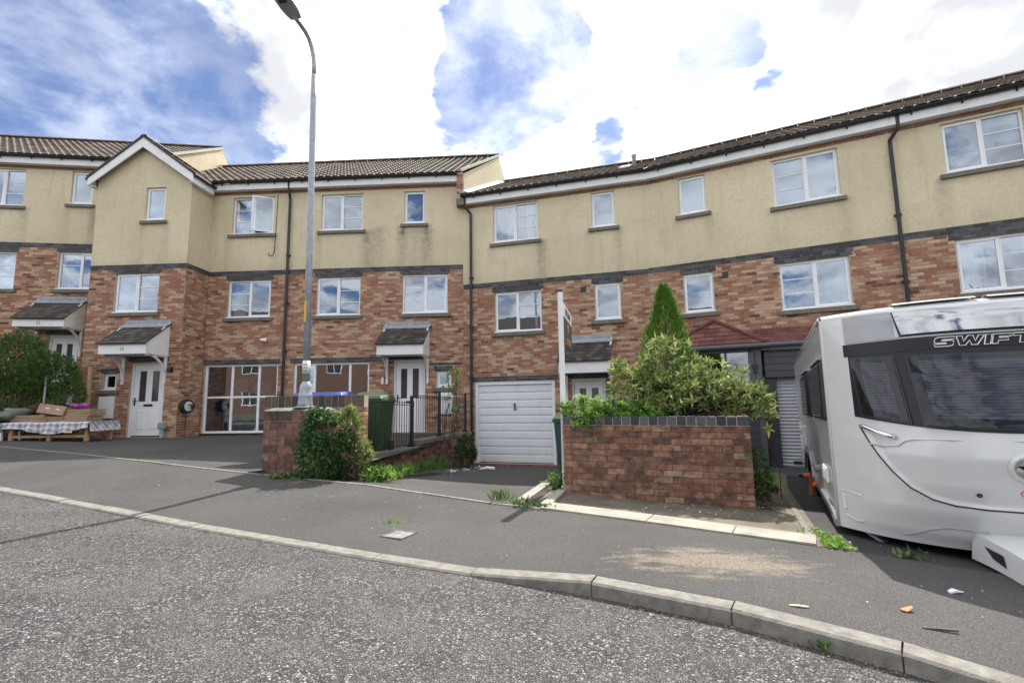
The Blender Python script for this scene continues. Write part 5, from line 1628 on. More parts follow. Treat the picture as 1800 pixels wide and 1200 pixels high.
for p, d, n, L, w, t in lv2:
    mb.tone = t; k = mb.add([q_-iv.location for q_ in leaf_pts(p, d, n, L, w)]); mb.face((k, k+1, k+2)); mb.face((k, k+2, k+3))
o = mb.build('willowy_leaves', MT['leaf_shrub'], iv); o['kind'] = 'stuff'
stems(iv, (-2.32, 7.15, -1.06), tips, MT['trunk'], rnd, .008, 50)

def weed(label, cx, cy, cz, rx, ry, h, n, mat, L=.10, w=.016, name='weed', group='weeds along the pavement edge', broad=False):
    t = thing(name, label, 'weed', (cx, cy, cz), 0, group)
    lv = []
    for k in range(n):
        p = Vector((cx+rnd.gauss(0, rx), cy+rnd.gauss(0, ry), cz+rnd.random()**1.4*h*.7))
        d = Vector((rnd.gauss(0, .5), rnd.gauss(0, .5), .9)) if not broad else rv(rnd)+Vector((0, -.2, .5))
        lv.append((p, d, rv(rnd)+Vector((0, -.4, .3)), L*rnd.uniform(.6, 1.3), w*rnd.uniform(.7, 1.4), rnd.random()))
    foliage(t, lv, mat, 0)
    return t
weed('grassy clump of weeds at the pavement corner by the garage drive', -.16, 5.72, -1.15, .06, .03, .12, 70, MT['leaf_mid'], .10, .014)
weed('second small weed growing at the end of the drive edging', .06, 5.50, -1.15, .05, .03, .08, 50, MT['leaf_mid'], .08, .014)
weed('flat sprig of weed at the corner of the concrete strip', .24, 5.36, -1.145, .10, .02, .03, 40, MT['leaf_mid'], .05, .02)
weed('leafy green weed growing beside the caravan corner', 2.60, 4.10, -1.21, .05, .07, .08, 90, MT['leaf_lime'], .05, .03, broad=True)
weed('second leafy weed just behind, along the caravan', 2.70, 4.48, -1.25, .05, .05, .08, 45, MT['leaf_lime'], .05, .03, broad=True)
weed('thin trailing weed under the caravan nose', 2.98, 3.84, -1.22, .07, .02, .03, 26, MT['leaf_mid'], .06, .03, broad=True)
weed('weed rooted in the kerb gutter', 1.50, 2.52, -1.24, .03, .02, .05, 24, MT['leaf_mid'], .05, .012)
gs = MB()
lv = []
for k in range(1500):
    t = rnd.random()**1.3
    x = -2.12+.62*t+rnd.gauss(0, .07); y = 7.05+2.6*t+rnd.gauss(0, .12)
    tall = .10+.16*max(0, lump((x, y, 0), 3)+.3)
    lv.append((Vector((x+.18*rnd.random(), y, -1.10-.16*t)), Vector((rnd.gauss(0, .35), rnd.gauss(0, .35), .9)), rv(rnd), tall*rnd.uniform(.6, 1.3), .018, rnd.random()))
gr = bpy.data.objects.new('grass', None); COL.objects.link(gr)
gmb = MB()
for p, d, n, L, w, t in lv:
    gmb.tone = t; k = gmb.add(leaf_pts(p, d, n, L, w)); gmb.face((k, k+1, k+2)); gmb.face((k, k+2, k+3))
bpy.data.objects.remove(gr)
tag(gmb.build('grass', MT['leaf_mid']), 'rough grass and weeds at the foot of the low wall', 'grass', None, 'stuff')
weed('broad leaved weed at the foot of the lamp pier', -3.05, 6.86, -1.04, .16, .04, .12, 150, MT['leaf_mid'], .07, .045, broad=True)
weed('yellow green clump where ivy meets the drive', -1.92, 7.1, -1.08, .14, .10, .20, 170, MT['leaf_lime'], .10, .03, broad=True)
bs = thing('bush', 'small dark bush against the low wall beside the garage door', 'bush', (-1.18, 12.1, -1.65))
lv, tips = whorl_shrub([((-1.18, 12.1, -1.22), (.24, .25, .38))], 150, .12, .03, rnd, 6)
foliage(bs, lv, MT['leaf_dark'], 0); stems(bs, (-1.18, 12.1, -1.65), tips, MT['trunk'], rnd, .01, 30)
sp_ = thing('sapling', 'thin yellow green sapling in front of the railings by the white meter box', 'sapling', (-1.42, 11.2, -.85))
lv, tips = whorl_shrub([((-1.42, 11.2, .05), (.22, .2, .55)), ((-1.35, 11.2, .45), (.15, .15, .3))], 34, .12, .035, rnd, 4)
foliage(sp_, lv, MT['leaf_lime'], 0); stems(sp_, (-1.42, 11.2, -.85), tips, MT['trunk'], rnd, .008, 20)
rb = thing('bush', 'bushy green plant at the right end of the planter wall', 'bush', (2.98, 6.0, -1.25))
lv, tips = whorl_shrub([((2.97, 5.98, -.92), (.13, .16, .34)), ((3.05, 6.1, -1.08), (.16, .15, .16))], 170, .07, .022, rnd, 7)
foliage(rb, lv, MT['leaf_mid'], 0); stems(rb, (2.98, 6.0, -1.25), tips, MT['trunk'], rnd, .007, 40)
pb = weed('green weed at the foot of the for sale post', .60, 6.9, -1.22, .05, .06, .30, 120, MT['leaf_mid'], .10, .03, broad=True)

# ------------------------------------------------------------------ hedge, fence and clutter on the left
hd = thing('hedge', 'overgrown green hedge in front of the far left house', 'hedge', (-13.2, 12.9, -.8))
lv = []
for (c, r, n) in (((-13.35, 12.9, 1.15), (.85, .55, .85), 5200), ((-12.45, 12.85, .85), (.75, .5, .62), 4000), ((-14.6, 12.9, .9), (1.0, .55, .9), 2600), ((-11.75, 12.9, .15), (.32, .35, .62), 1500), ((-13.3, 12.85, .3), (1.2, .5, .5), 2200)):
    for k in range(n):
        d = rv(rnd); dep = 1-abs(rnd.gauss(0, .2)); kk = dep*(1+.30*lump(d, 2.4, c[0]))
        p = Vector((c[0]+d.x*r[0]*kk, c[1]+d.y*r[1]*kk, c[2]+d.z*r[2]*kk))
        if p.z < -.05 and rnd.random() < .6: continue
        lv.append((p, d+Vector((0, 0, .5))+rv(rnd)*.8, rv(rnd)+Vector((0, -.4, .6)), rnd.uniform(.06, .13), rnd.uniform(.022, .04), min(1, max(0, rnd.gauss(.45, .22)))))
foliage(hd, lv, MT['leaf_mid'], 0)
stems(hd, (-13.2, 12.9, -.8), [l[0] for l in lv[::40]], MT['trunk'], rnd, .02, 60)
fn = thing('timber_fence', 'weathered timber fence half buried in the hedge', 'fence', (-13.2, 12.75, -.8))
for k in range(26):
    x = -1.9+k*.125; h = 1.08+rnd.gauss(0, .015)
    q = MB(); q.box(x, x+.10, -.012, .008, 0.03, h); q.build('fence_board', MT['wood_dark'], fn)
for z in (.3, .9):
    q = MB(); q.box(-1.95, 1.4, .01, .05, z, z+.07); q.build('fence_rail', MT['wood_dark'], fn)
for x in (-1.9, 1.28):
    q = MB(); q.box(x, x+.09, .05, .14, 0, 1.3); q.build('post', MT['wood_dark'], fn)
pt_ = thing('fence_post', 'thin pale timber post beside the corner of the gabled bay', 'post', (-11.45, 13.1, -.85))
q = MB(); q.box(-.035, .035, -.035, .035, 0, 1.95); q.build('post', MT['wood'], pt_)
q = MB(); q.box(-.04, .04, -.04, .04, 1.95, 1.97); q.build('cap', MT['wood_dark'], pt_)
pl = thing('pole', 'thin grey metal pole standing in the hedge', 'pole', (-12.1, 12.55, -.82))
q = MB(); q.tube([(0, 0, 0), (0, 0, 1.55)], .022, 8); q.lathe((0, 0, 1.55), [(.03, 0), (.03, .04), (.01, .06)], 8); q.build('tube', MT['steel'], pl)

tb = thing('table', 'low trestle table under a pale checked cloth', 'table', (-11.6, 12.55, -.84))
q = MB(); q.box(-1.0, 1.05, -.42, .42, .44, .475); q.build('tabletop', MT['wood'], tb)
for x in (-.95, .0, .93):
    for y in (-.36, .33):
        q = MB(); q.box(x, x+.09, y, y+.06, 0, .44); q.build('leg', MT['wood'], tb)
q = MB(); q.box(-.95, 1.0, -.35, -.31, .10, .16); q.build('stretcher', MT['wood'], tb)

def check_mat():
    m, nt, b = new_mat('checked cloth')
    p = pos(nt); s3 = nd(nt, 'ShaderNodeSeparateXYZ', ins={0: p})
    u = math_n(nt, 'GREATER_THAN', math_n(nt, 'FRACT', math_n(nt, 'MULTIPLY', s3.outputs[0], 6.5)), .5)
    v = math_n(nt, 'GREATER_THAN', math_n(nt, 'FRACT', math_n(nt, 'MULTIPLY', math_n(nt, 'ADD', s3.outputs[2], s3.outputs[1]), 6.5)), .5)
    k = math_n(nt, 'MULTIPLY', math_n(nt, 'ADD', u, v), .5)
    nt.links.new(mix_c(nt, k, (.62, .60, .62), (.24, .24, .30)), b.inputs['Base Color']); b.inputs['Roughness'].default_value = .95
    return m
tc_ = MB()
def cloth(u, v):
    x = -1.06+2.18*u; 
    if v < .45: 
        t = (.45-v)/.45; return (x+.02*math.sin(x*9), -.46-.04*math.sin(x*14)*t-.03*t, .485-(.22+.07*math.sin(x*3.1+1))*t)
    return (x, -.46+.92*(v-.45)/.55, .487+.006*math.sin(x*7))
tc_.grid(cloth, 60, 12)
for sx in (-1.06, 1.12):
    tc_.grid(lambda u, v: (sx+.04*v*(1 if sx > 0 else -1)+.02*math.sin(u*20)*v, -.46+.92*u, .485-.24*v), 14, 4)
cl = tc_.build('tablecloth', check_mat(), None, smooth=True); cl.location = tb.location
tag(cl, 'pale checked cloth hanging over the low table', 'tablecloth')

def carton(name, label, c, size, rz=0, tilt=(0, 0), n=1, cat='cardboard box', group='flattened and folded cardboard on the table'):
    t = thing(name, label, cat, c, rz, group)
    w, d, h = size
    for k in range(n):
        q = MB(); j = rnd.gauss(0, .02) if n > 1 else 0; hh = h/n
        q.box(-w/2+j, w/2+j, -d/2, d/2, hh*k+.002, hh*(k+1)-.004)
        o = q.build('cardboard_sheet' if n > 1 else 'box_body', MT['cardboard'], t, bev=.004)
        o.rotation_euler = (tilt[0], tilt[1], rnd.gauss(0, .03) if n > 1 else 0)
    return t
tz = -.84+.49
carton('cardboard_stack', 'flat stack of cardboard on the left of the table', (-12.25, 12.55, tz), (.85, .5, .17), .05, n=5)
carton('cardboard_stack', 'taller stack of folded cardboard under the purple packets', (-10.95, 12.5, tz), (.62, .45, .30), -.06, n=7)
carton('cardboard_stack', 'low wide sheets of cardboard in the middle of the table', (-11.75, 12.62, tz), (.7, .5, .13), .1, n=4)
bx = carton('cardboard_box', 'open brown cardboard box tilted on the middle of the pile', (-11.75, 12.5, tz+.15), (.62, .36, .24), .12, (R(-14), R(9)))
for a in (-.14, .10):
    q = MB(); q.box(a, a+.10, -.187, -.182, .12, .15); o = q.build('tape', MT['label_white'], bx); o.rotation_euler = (R(-14), R(9), 0)
q = MB(); q.hexa([(-.32, -.18, .24), (-.10, -.18, .24), (-.10, .18, .24), (-.32, .18, .24), (-.52, -.2, .12), (-.31, -.2, .25), (-.31, .2, .25), (-.52, .2, .12)]); o = q.build('flap', MT['cardboard'], bx); o.rotation_euler = (R(-14), R(9), 0)
pp = thing('packet', 'shiny purple packets lying on the cardboard stack', 'packet', (-11.0, 12.45, tz+.31))
for k in range(5):
    q = MB(); c = Vector((-.20+k*.10, rnd.gauss(0, .05), .06+rnd.random()*.04))
    q.grid(lambda u, v: tuple(c+Vector(((.07+.012*math.sin(9*u*6))*math.cos(6.283*u)*math.sin(math.pi*v), .06*math.sin(6.283*u)*math.sin(math.pi*v), .06*math.cos(math.pi*v)))), 12, 6); q.build('wrapper', MT['purple'], pp)
# covered thing on a white plastic chair
ch = thing('plastic_chair', 'white plastic garden chair under the tarpaulin', 'chair', (-12.95, 12.4, -.82))
q = MB(); q.box(-.24, .24, -.24, .24, .40, .44); q.build('seat', MT['upvc'], ch, bev=.01)
for x in (-.22, .22):
    for y in (-.22, .22):
        q = MB(); q.bar((x*1.12, y*1.1, 0), (x, y, .41), .05, .05); q.build('leg', MT['upvc'], ch)
q = MB(); q.box(-.22, .22, .22, .25, .44, .82); q.build('backrest', MT['upvc'], ch, bev=.01)
tp = MB()
def tarp(u, v):
    a = 6.283*u; k = math.sin(math.pi*v)**.6
    r = (.62+.10*math.sin(3*a)+.05*math.sin(7*a+2*v))*k
    return (r*math.cos(a), .42*r/.62*math.sin(a)*1.0, .47+.26*(1-math.cos(math.pi*v))*.5*2*.55+.04*math.sin(5*a+4*v)*k+.13*math.cos(a-.5)*k-.0)
tp.grid(tarp, 48, 16)
t_ = tp.build('tarpaulin', MT['tarp'], None, smooth=True, sub=1); t_.location = ch.location+Vector((-.02, 0, 0)); tag(t_, 'crumpled grey green tarpaulin bundle on the plastic chair', 'tarpaulin')
# hose reel, wall light, camera, cowl
hr = thing('hose_reel', 'black and cream hose reel on the brick wall by the low window', 'hose reel', P.w(-8.03, .35, -.02)+Vector((.06, 0, 0)), R(-10))
q = MB(); q.tube([(-.02, -.1, 0), (.10, -.1, 0)], .20, 20); q.build('drum', MT['blackp'], hr)
q = MB(); q.tube([(.101, -.1, 0), (.115, -.1, 0)], .14, 20); q.build('cover', MT['label_white'], hr)
q = MB(); q.bar((.1, -.1, .05), (.26, -.1, .02), .03); q.box(.22, .27, -.14, -.06, -.08, .06); q.build('crank', MT['blackp'], hr)
q = MB(); q.tube([(.04, -.1, -.19), (.05, -.12, -.5), (.04, -.1, -.82), (-.2, -.3, -.85), (-.5, -.35, -.85)], .012, 6); q.build('hose', MT['blackp'], hr)
cw = thing('vent_cowl', 'small grey vent pipe standing beside the door numbered 33', 'vent pipe', P.w(-8.33, -.14, -.88))
q = MB(); q.tube([(0, 0, 0), (0, 0, .26)], .05, 10); q.build('tube', MT['trim_grey'], cw)
q = MB(); q.box(-.085, .085, -.07, .07, .24, .43); q.build('cowl', MT['steel'], cw, bev=.02)
wl = thing('wall_light', 'small dark wall light beside the canopy numbered 33', 'wall light', P.w(-8.28, -.01, 1.03))
q = MB(); q.box(-.05, .05, -.03, 0, -.07, .07); q.build('bracket', MT['blackp'], wl)
q = MB(); q.lathe((0, -.09, -.05), [(.05, 0), (.06, .03), (.03, .09)], 10); q.build('lamp_shade', MT['blackp'], wl)
cc = thing('security_camera', 'small white security camera on the brick wall above the low window', 'camera', H2.w(-6.10, -.01, 1.95))
q = MB(); q.box(-.05, .05, -.03, 0, -.04, .06); q.build('bracket', MT['upvc'], cc)
q = MB(); q.tube([(-.10, -.09, .0), (.08, -.09, -.02)], .04, 10); q.build('camera_body', MT['upvc'], cc)
q = MB(); q.tube([(-.115, -.09, .002), (-.101, -.09, .0)], .03, 10); q.build('lens', MT['blackp'], cc)

# ------------------------------------------------------------------ touring caravan
CV = thing('caravan', 'white touring caravan with smoked windows parked nose to the road', 'caravan', (3.02, 4.66, -1.195), R(-27.5))
CV.rotation_euler = (R(-1.2), 0, R(-27.5))
CW, CH, CLEN = 2.2, 1.94, 5.5
BP = [(0, .52), (.12, .60), (.3, .68), (.5, .745), (.7, .78), (.95, .74), (1.25, .64), (1.6, .52), (1.85, .42), (1.94, .34)]
def bv(v):
    if v <= 0: return .52+.5*v
    for (a, b), (c, d) in zip(BP, BP[1:]):
        if v <= c:
            t = (v-a)/(c-a); return b+(d-b)*(t*t*(3-2*t)*.35+t*.65)
    return .34
LK = [(.185, .93), (.20, .88), (.235, .78), (.28, .68), (.35, .56), (.44, .45), (.56, .375), (.68, .345), (.85, .335), (1.1, .335)]
def lock_in(u, v):
    """0 on the lower apron, 1 on the gas locker panel inside its curved shut line"""
    u = min(u, CW-u)
    if v > .93 or v < .335: return 1.0 if v > .93 else 0.0
    for (a, b), (c, d) in zip(LK, LK[1:]):
        if d <= v <= b:
            ul = a+(c-a)*((b-v)/max(1e-6, b-d)); break
    vl = LK[-1][1]
    for (a, b), (c, d) in zip(LK, LK[1:]):
        if a <= u <= c: vl = b+(d-b)*(u-a)/(c-a); break
    k = max(0, min(1, min(u-ul, (v-vl) if u > LK[0][0] else -1)/.035))
    return k*k*(3-2*k)
def cs(u, v, off=0.0):
    """a point on the moulded front, pushed out by off"""
    def raw(u, v):
        t = abs(2*u/CW-1)
        step = .022*(1-lock_in(u, v))*max(0, min(1, (v-.05)/.25))*max(0, min(1, (.93-v)/.12))*max(0, min(1, min(u, CW-u)/.15))
        return Vector((u, -bv(v)*(1-t**2.6)-step, v))
    p = raw(u, v)
    if off:
        e = .01
        uu = min(max(u, e), CW-e)
        n = (raw(uu+e, v)-raw(uu-e, v)).cross(raw(uu, v+e)-raw(uu, v-e)).normalized()
        if n.y > 0: n = -n
        p = p+n*off
    return p
def patch(name, mat, ul, ur, vb, vt, off, parent, nu=28, nv=8, thick=.012):
    """panel following the front: u between ul(v), ur(v); v between vb, vt given as functions of u-fraction"""
    q = MB()
    def fn(s, t, o):
        vb_, vt_ = vb(s), vt(s); v = vb_+(vt_-vb_)*t
        return cs(ul(t)+(ur(t)-ul(t))*s, v, o)
    q.grid(lambda s, t: fn(s, t, off), nu, nv)
    for k in range(nu):   # rim back to the shell
        for t in (0, 1):
            a, b = k/nu, (k+1)/nu
            f = [fn(a, t, off), fn(b, t, off), fn(b, t, off-thick), fn(a, t, off-thick)]
            q.quad(*(f if t else f[::-1]))
    for k in range(nv):
        for s_ in (0, 1):
            a, b = k/nv, (k+1)/nv
            f = [fn(s_, a, off), fn(s_, b, off), fn(s_, b, off-thick), fn(s_, a, off-thick)]
            q.quad(*(f if not s_ else f[::-1]))
    return q.build(name, mat, parent, smooth=True)
K = lambda x: (lambda s: x)
LN = lambda a, b: (lambda s: a+(b-a)*s)
def warp(t): return .5-.5*math.cos(math.pi*t)

q = MB(); NU, NV = 150, 110
q.grid(lambda s, t: cs(CW*warp(s), CH*t), NU, NV)
fp_ = q.build('front_panel', MT['caravan'], CV, smooth=True)
q = MB()   # roof: curls over the top of the front panel and runs back
def rf(s, t):
    u = CW*warp(s); f = cs(u, CH)
    if t < .3:
        k = t/.3; return (u, f.y+.16*k, CH+.045*math.sin(k*math.pi/2))
    k = (t-.3)/.7
    y0 = f.y+.16
    return (u, y0+(CLEN-y0)*k, CH+.045-.02*k-.045*abs(2*u/CW-1)**8)
q.grid(rf, 30, 14); q.build('roof', MT['caravan'], CV, smooth=True)
for x, nm in ((0, 'side_wall'), (CW, 'side_wall')):
    q = MB()
    pts = [(.0, .0), (2.55, .04), (2.75, .25), (3.0, .38), (3.6, .38), (3.85, .25), (4.05, .04), (CLEN, .10), (CLEN, CH), (0, CH)]
    q.poly([(x, y, z) for y, z in pts]); q.build(nm, MT['caravan_side'], CV)
    # wheel well lining
    q = MB(); o = .28 if x == 0 else -.28
    for (a, b), (c, d) in zip(pts[1:7], pts[2:7]): q.quad((x, a, b), (x, c, d), (x+o, c, d), (x+o, a, b))
    q.poly([(x+o, y, z) for y, z in pts[1:7]]); q.build('wheel_well', MT['blackp'], CV)
    sg = -1 if x == 0 else 1
    q = MB()
    tr = [(.02, .02), (.40, .07), (2.45, .12), (2.62, .26), (2.92, .42), (3.68, .42), (3.98, .26), (4.12, .12), (CLEN, .14)]
    for (a, b), (c, d) in zip(tr, tr[1:]): q.bar((x+sg*.015, a, b), (x+sg*.015, c, d), .045, .075, up=(0, 0, 1))
    q.build('skirt_trim', MT['silver'], CV, bev=.01)
    q = MB(); q.tube([(x+sg*.012, .01, .0), (x+sg*.012, .01, CH-.02), (x+sg*.008, .14, CH+.02), (x+sg*.012, CLEN, CH+.015)], .016, 8); q.build('awning_rail', MT['caravan'], CV, smooth=True)
    for (a, b, c, d) in ((.18, 1.32, .98, 1.53), (1.98, 3.05, .99, 1.54)):
        q = MB(); xx = sorted((x+sg*.02, x+sg*.055)); 
        q.hexa([(x+sg*.004, a-.03, c-.03), (x+sg*.05, a, c), (x+sg*.05, b, c), (x+sg*.004, b+.03, c-.03), (x+sg*.004, a-.03, d+.03), (x+sg*.05, a, d), (x+sg*.05, b, d), (x+sg*.004, b+.03, d+.03)])
        wn = q.build('side_window', MT['blackp'], CV, bev=.02)
        q = MB(); q.hexa([(x+sg*.051, a+.01, c+.01), (x+sg*.062, a+.03, c+.03), (x+sg*.062, b-.03, c+.03), (x+sg*.051, b-.01, c+.01), (x+sg*.051, a+.01, d-.01), (x+sg*.062, a+.03, d-.03), (x+sg*.062, b-.03, d-.03), (x+sg*.051, b-.01, d-.01)])
        q.build('pane', MT['doorglass'], wn, bev=.012)
        q = MB(); q.box(min(x, x+sg*.05), max(x, x+sg*.05), a, b, d+.03, d+.055); q.build('rail', MT['trim_grey'], wn)
    for (a, b, c, d) in ((3.55, 4.15, .48, .80), (4.6, 4.8, .70, .84), (4.5, 4.75, .35, .60), (.55, .95, .31, .47)):
        q = MB(); q.box(min(x, x+sg*.03), max(x, x+sg*.03), a, b, c, d); h_ = q.build('service_hatch', MT['upvc'], CV, bev=.012)
        q = MB(); q.box(min(x+sg*.031, x+sg*.036), max(x+sg*.031, x+sg*.036), a+.05, b-.05, c+.03, d-.03); q.build('hatch_lid', MT['label_white'], h_, bev=.004)
    q = MB(); q.tube([(x, 1.75, .33), (x+sg*.05, 1.75, .33)], .05, 12); q.build('filler_cap', MT['trim_grey'], CV)
    wx = x+(.13 if x == 0 else -.13)
    q = MB(); q.tube([(wx-.09, 3.3, .02), (wx+.09, 3.3, .02)], .315, 28); wh = q.build('wheel', MT['rubber'], CV)
    q = MB(); q.tube([(wx+sg*.092, 3.3, .02), (wx+sg*.098, 3.3, .02)], .20, 20)
    for k in range(5):
        a = k*6.283/5; q.bar((wx+sg*.10, 3.3, .02), (wx+sg*.10, 3.3+.19*math.cos(a), .02+.19*math.sin(a)), .05, .02, up=(1, 0, 0))
    q.build('rim', MT['silver'], wh)
q = MB(); q.poly([(0, CLEN, .1), (CW, CLEN, .1), (CW, CLEN, CH), (0, CLEN, CH)]); q.build('rear_wall', MT['caravan_side'], CV)
q = MB(); q.poly([cs(CW*warp(k/20), 0.0) for k in range(21)]+[(CW, CLEN, .1), (0, CLEN, .1)]); q.build('floor', MT['blackp'], CV)
q = MB()
for x in (.45, CW-.45): q.bar((x, .1, -.03), (x, 5.2, -.03), .05, .10)
q.bar((.2, 3.3, -.04), (2.0, 3.3, -.04), .08, .08); q.build('chassis', MT['steel'], CV)

FR = fp_
# silver upper band, navy band, three smoked windows, sunroof
for mir in (0, 1):
    f = (lambda u: u) if not mir else (lambda u: CW-u)
    a, b = sorted((f(.155), f(.485)))
    patch('silver_panel', MT['silver'], K(a), K(b), K(1.665), K(1.915), .006, FR, 14, 8)
patch('navy_band', MT['navy'], K(.14), K(CW-.14), K(1.545), K(1.655), .008, FR, 60, 3)
patch('silver_panel', MT['silver'], K(.49), K(CW-.49), K(1.655), K(1.675), .010, FR, 40, 2)
def arc(c0, c1): return lambda s: c0+(c1-c0)*(1-(2*s-1)**2)
patch('window_surround', MT['navy'], K(.165), K(CW-.165), lambda s: 1.005-.115*(1-abs(2*s-1)**2.2), K(1.545), .005, FR, 60, 6)
def blind_mat():
    m, nt, b = new_mat('pleated blind')
    p = nd(nt, 'ShaderNodeTexCoord').outputs['Object']; s3 = nd(nt, 'ShaderNodeSeparateXYZ', ins={0: p})
    w = math_n(nt, 'FRACT', math_n(nt, 'MULTIPLY', s3.outputs[2], 42.0))
    k = smooth(nt, math_n(nt, 'ABSOLUTE', math_n(nt, 'SUBTRACT', w, .5)), .0, .5)
    nt.links.new(mix_c(nt, k, (.26, .26, .30), (.42, .42, .47)), b.inputs['Base Color'])
    b.inputs['Roughness'].default_value = .9
    bump_n(nt, b, k, .8, .01)
    return m
MT['pleat'] = blind_mat()
def cwin(ul_t, ur_t, ul_b, ur_b, vb, vt, bl):
    w_ = patch('front_window', MT['blackp'], LN(ul_b, ul_t), LN(ur_b, ur_t), vb, vt, .016, FR, 26, 10)
    w_['label'] = 'smoked window with a pleated blind'
    i = .045
    patch('pleated_blind', MT['pleat'], LN(ul_b+bl, ul_t+bl), LN(ur_b-bl, ur_t-bl), lambda s: vb(s)+.07, lambda s: vt(s)-.05, .018, w_, 26, 10, .001)
    patch('pane', MT['glass_caravan'], LN(ul_b+.012, ul_t+.012), LN(ur_b-.012, ur_t-.012), lambda s: vb(s)+.012, lambda s: vt(s)-.010, .028, w_, 26, 10, .008)
cwin(.178, .462, .215, .500, LN(1.005, .945), LN(1.530, 1.508), .06)
cwin(.528, CW-.528, .560, CW-.560, lambda s: .925-.012*(1-(2*s-1)**2), lambda s: 1.505-.012*(1-(2*s-1)**2), .07)
cwin(CW-.462, CW-.178, CW-.500, CW-.215, LN(.945, 1.005), LN(1.508, 1.530), .06)
so_ = patch('sunroof', MT['navy'], LN(.515, .49), LN(CW-.515, CW-.49), K(1.672), K(1.90), .016, FR, 40, 8)
patch('pane', MT['glass_roof'], LN(.53, .50), LN(CW-.53, CW-.50), K(1.683), K(1.89), .026, so_, 40, 8)
q = MB()
q.grid(lambda s, t: (.52+(CW-1.04)*s*.47, cs(.52+(CW-1.04)*s*.47, 1.94).y+.02+.30*t, 1.955+.05*math.sin(math.pi*min(1, t*1.2+.15))), 20, 6)
q.grid(lambda s, t: (CW-.52-(CW-1.04)*s*.47, cs(CW-.52-(CW-1.04)*s*.47, 1.94).y+.02+.30*t, 1.955+.05*math.sin(math.pi*min(1, t*1.2+.15))), 20, 6)
q.build('roof_cowl', MT['caravan'], CV, smooth=True)

# outlined wordmark on the navy band
GL = [('S', [(.15,0),(1.2,0),(1.4,.12),(1.4,.5),(1.2,.62),(.5,.62),(.5,.72),(1.4,.72),(1.4,1),(.2,1),(0,.88),(0,.5),(.2,.38),(.9,.38),(.9,.28),(0,.28)], 1.4),
      ('W', [(0,1),(.42,1),(.58,.42),(.82,1),(1.18,1),(1.42,.42),(1.58,1),(2.0,1),(1.62,0),(1.22,0),(1.0,.52),(.78,0),(.38,0)], 2.0),
      ('I', [(0,0),(.42,0),(.42,1),(0,1)], .42),
      ('F', [(0,0),(.42,0),(.42,.33),(1.1,.33),(1.1,.60),(.42,.60),(.42,.72),(1.3,.72),(1.3,1),(0,1)], 1.3),
      ('T', [(0,1),(1.4,1),(1.4,.72),(.91,.72),(.91,0),(.49,0),(.49,.72),(0,.72)], 1.4)]
q = MB(); x0 = 0
for ch_, pl_, w in GL:
    loop = [cs(.705+.083*(x0+x+.28*y), 1.560+.076*y, .016) for x, y in pl_]
    q.tube(loop+[loop[0]], .0042, 5, False)
    x0 += w+.10
q.build('wordmark', MT['label_white'], FR)
# gas locker: shut line, recess, grab handle, lock, badge, warning diamond
q = MB(); pts = [cs(u, v, .002) for u, v in LK]+[cs(CW-u, v, .002) for u, v in LK[-2::-1]]
q.tube(pts, .0065, 6); q.build('shut_line', MT['blackp'], FR)
q = MB(); q.tube([cs(u, v, .004) for u, v in ((.235, .775), (.33, .765), (.40, .775), (.44, .815), (.49, .83), (.7, .835), (1.1, .835), (1.5, .835), (1.71, .83), (1.76, .815), (1.80, .775), (1.87, .765), (1.965, .775))], .008, 6); q.build('swage_line', MT['caravan'], FR, smooth=True)
for mir in (0, 1):
    f = (lambda u: u) if not mir else (lambda u: CW-u)
    q = MB(); q.tube([cs(f(.21), .925, .012), cs(f(.235), .915, .04), cs(f(.30), .880, .045), cs(f(.365), .850, .04), cs(f(.39), .838, .012)], [.020, .018, .013, .018, .020], 10)
    q.build('grab_handle', MT['chrome'], FR, smooth=True)
    q = MB(); c = [cs(f(u), v, .012) for u, v in ((.035, .30), (.055, .305), (.058, .175), (.038, .17))]; d_ = [cs(f(u), v, -.004) for u, v in ((.035, .30), (.055, .305), (.058, .175), (.038, .17))]
    q.hexa(d_+c); q.build('marker_light', MT['label_white'], FR, bev=.004)
    q = MB(); q.tube([cs(f(.03), .335, .001), cs(f(.13), .325, .001), cs(f(.15), .315, .001)], .006, 5); q.tube([cs(f(.04), .12, .001), cs(f(.12), .085, .001), cs(f(.16), .095, .001)], .007, 5); q.build('moulding', MT['caravan'], FR)
def disc(u, v, r, off, n=22, sx=1.0):
    return [cs(u+r*sx*math.cos(6.283*k/n), v+r*math.sin(6.283*k/n), off) for k in range(n)]
q = MB(); q.poly(disc(.81, .44, .016, .006)); q.build('lock', MT['blackp'], FR)
q = MB(); q.poly(disc(.81, .44, .008, .009)); q.build('lock_barrel', MT['chrome'], FR)
q = MB(); r1_, r2_ = disc(1.07, .65, .105, .004, 28), disc(1.07, .65, .080, .012, 28)
for k in range(28): q.quad(r1_[k], r1_[(k+1) % 28], r2_[(k+1) % 28], r2_[k])
q.poly(r2_); bg_ = q.build('badge', MT['caravan'], FR)
q = MB(); q.poly(disc(1.07, .65, .072, .016, 28)); q.build('badge_face', MT['chrome'], bg_)
q = MB(); q.poly([cs(1.07+x, .65+z, .020) for x, z in ((-.055, .012), (-.01, .020), (.02, .048), (.045, .035), (.022, .008), (.058, -.012), (.012, -.010), (-.015, -.045), (-.022, -.012))]); q.build('badge_emblem', MT['navy'], bg_)
q = MB(); q.poly([cs(1.095+x, .472+z, .005) for x, z in ((0, .075), (-.075, 0), (0, -.075), (.075, 0))]); dm = q.build('warning_diamond', MT['red'], FR)
q = MB(); q.poly([cs(1.095+x, .472+z, .007) for x, z in ((0, .066), (-.066, 0), (0, -.066), (.066, 0))]); q.build('diamond_face', MT['label_white'], dm)
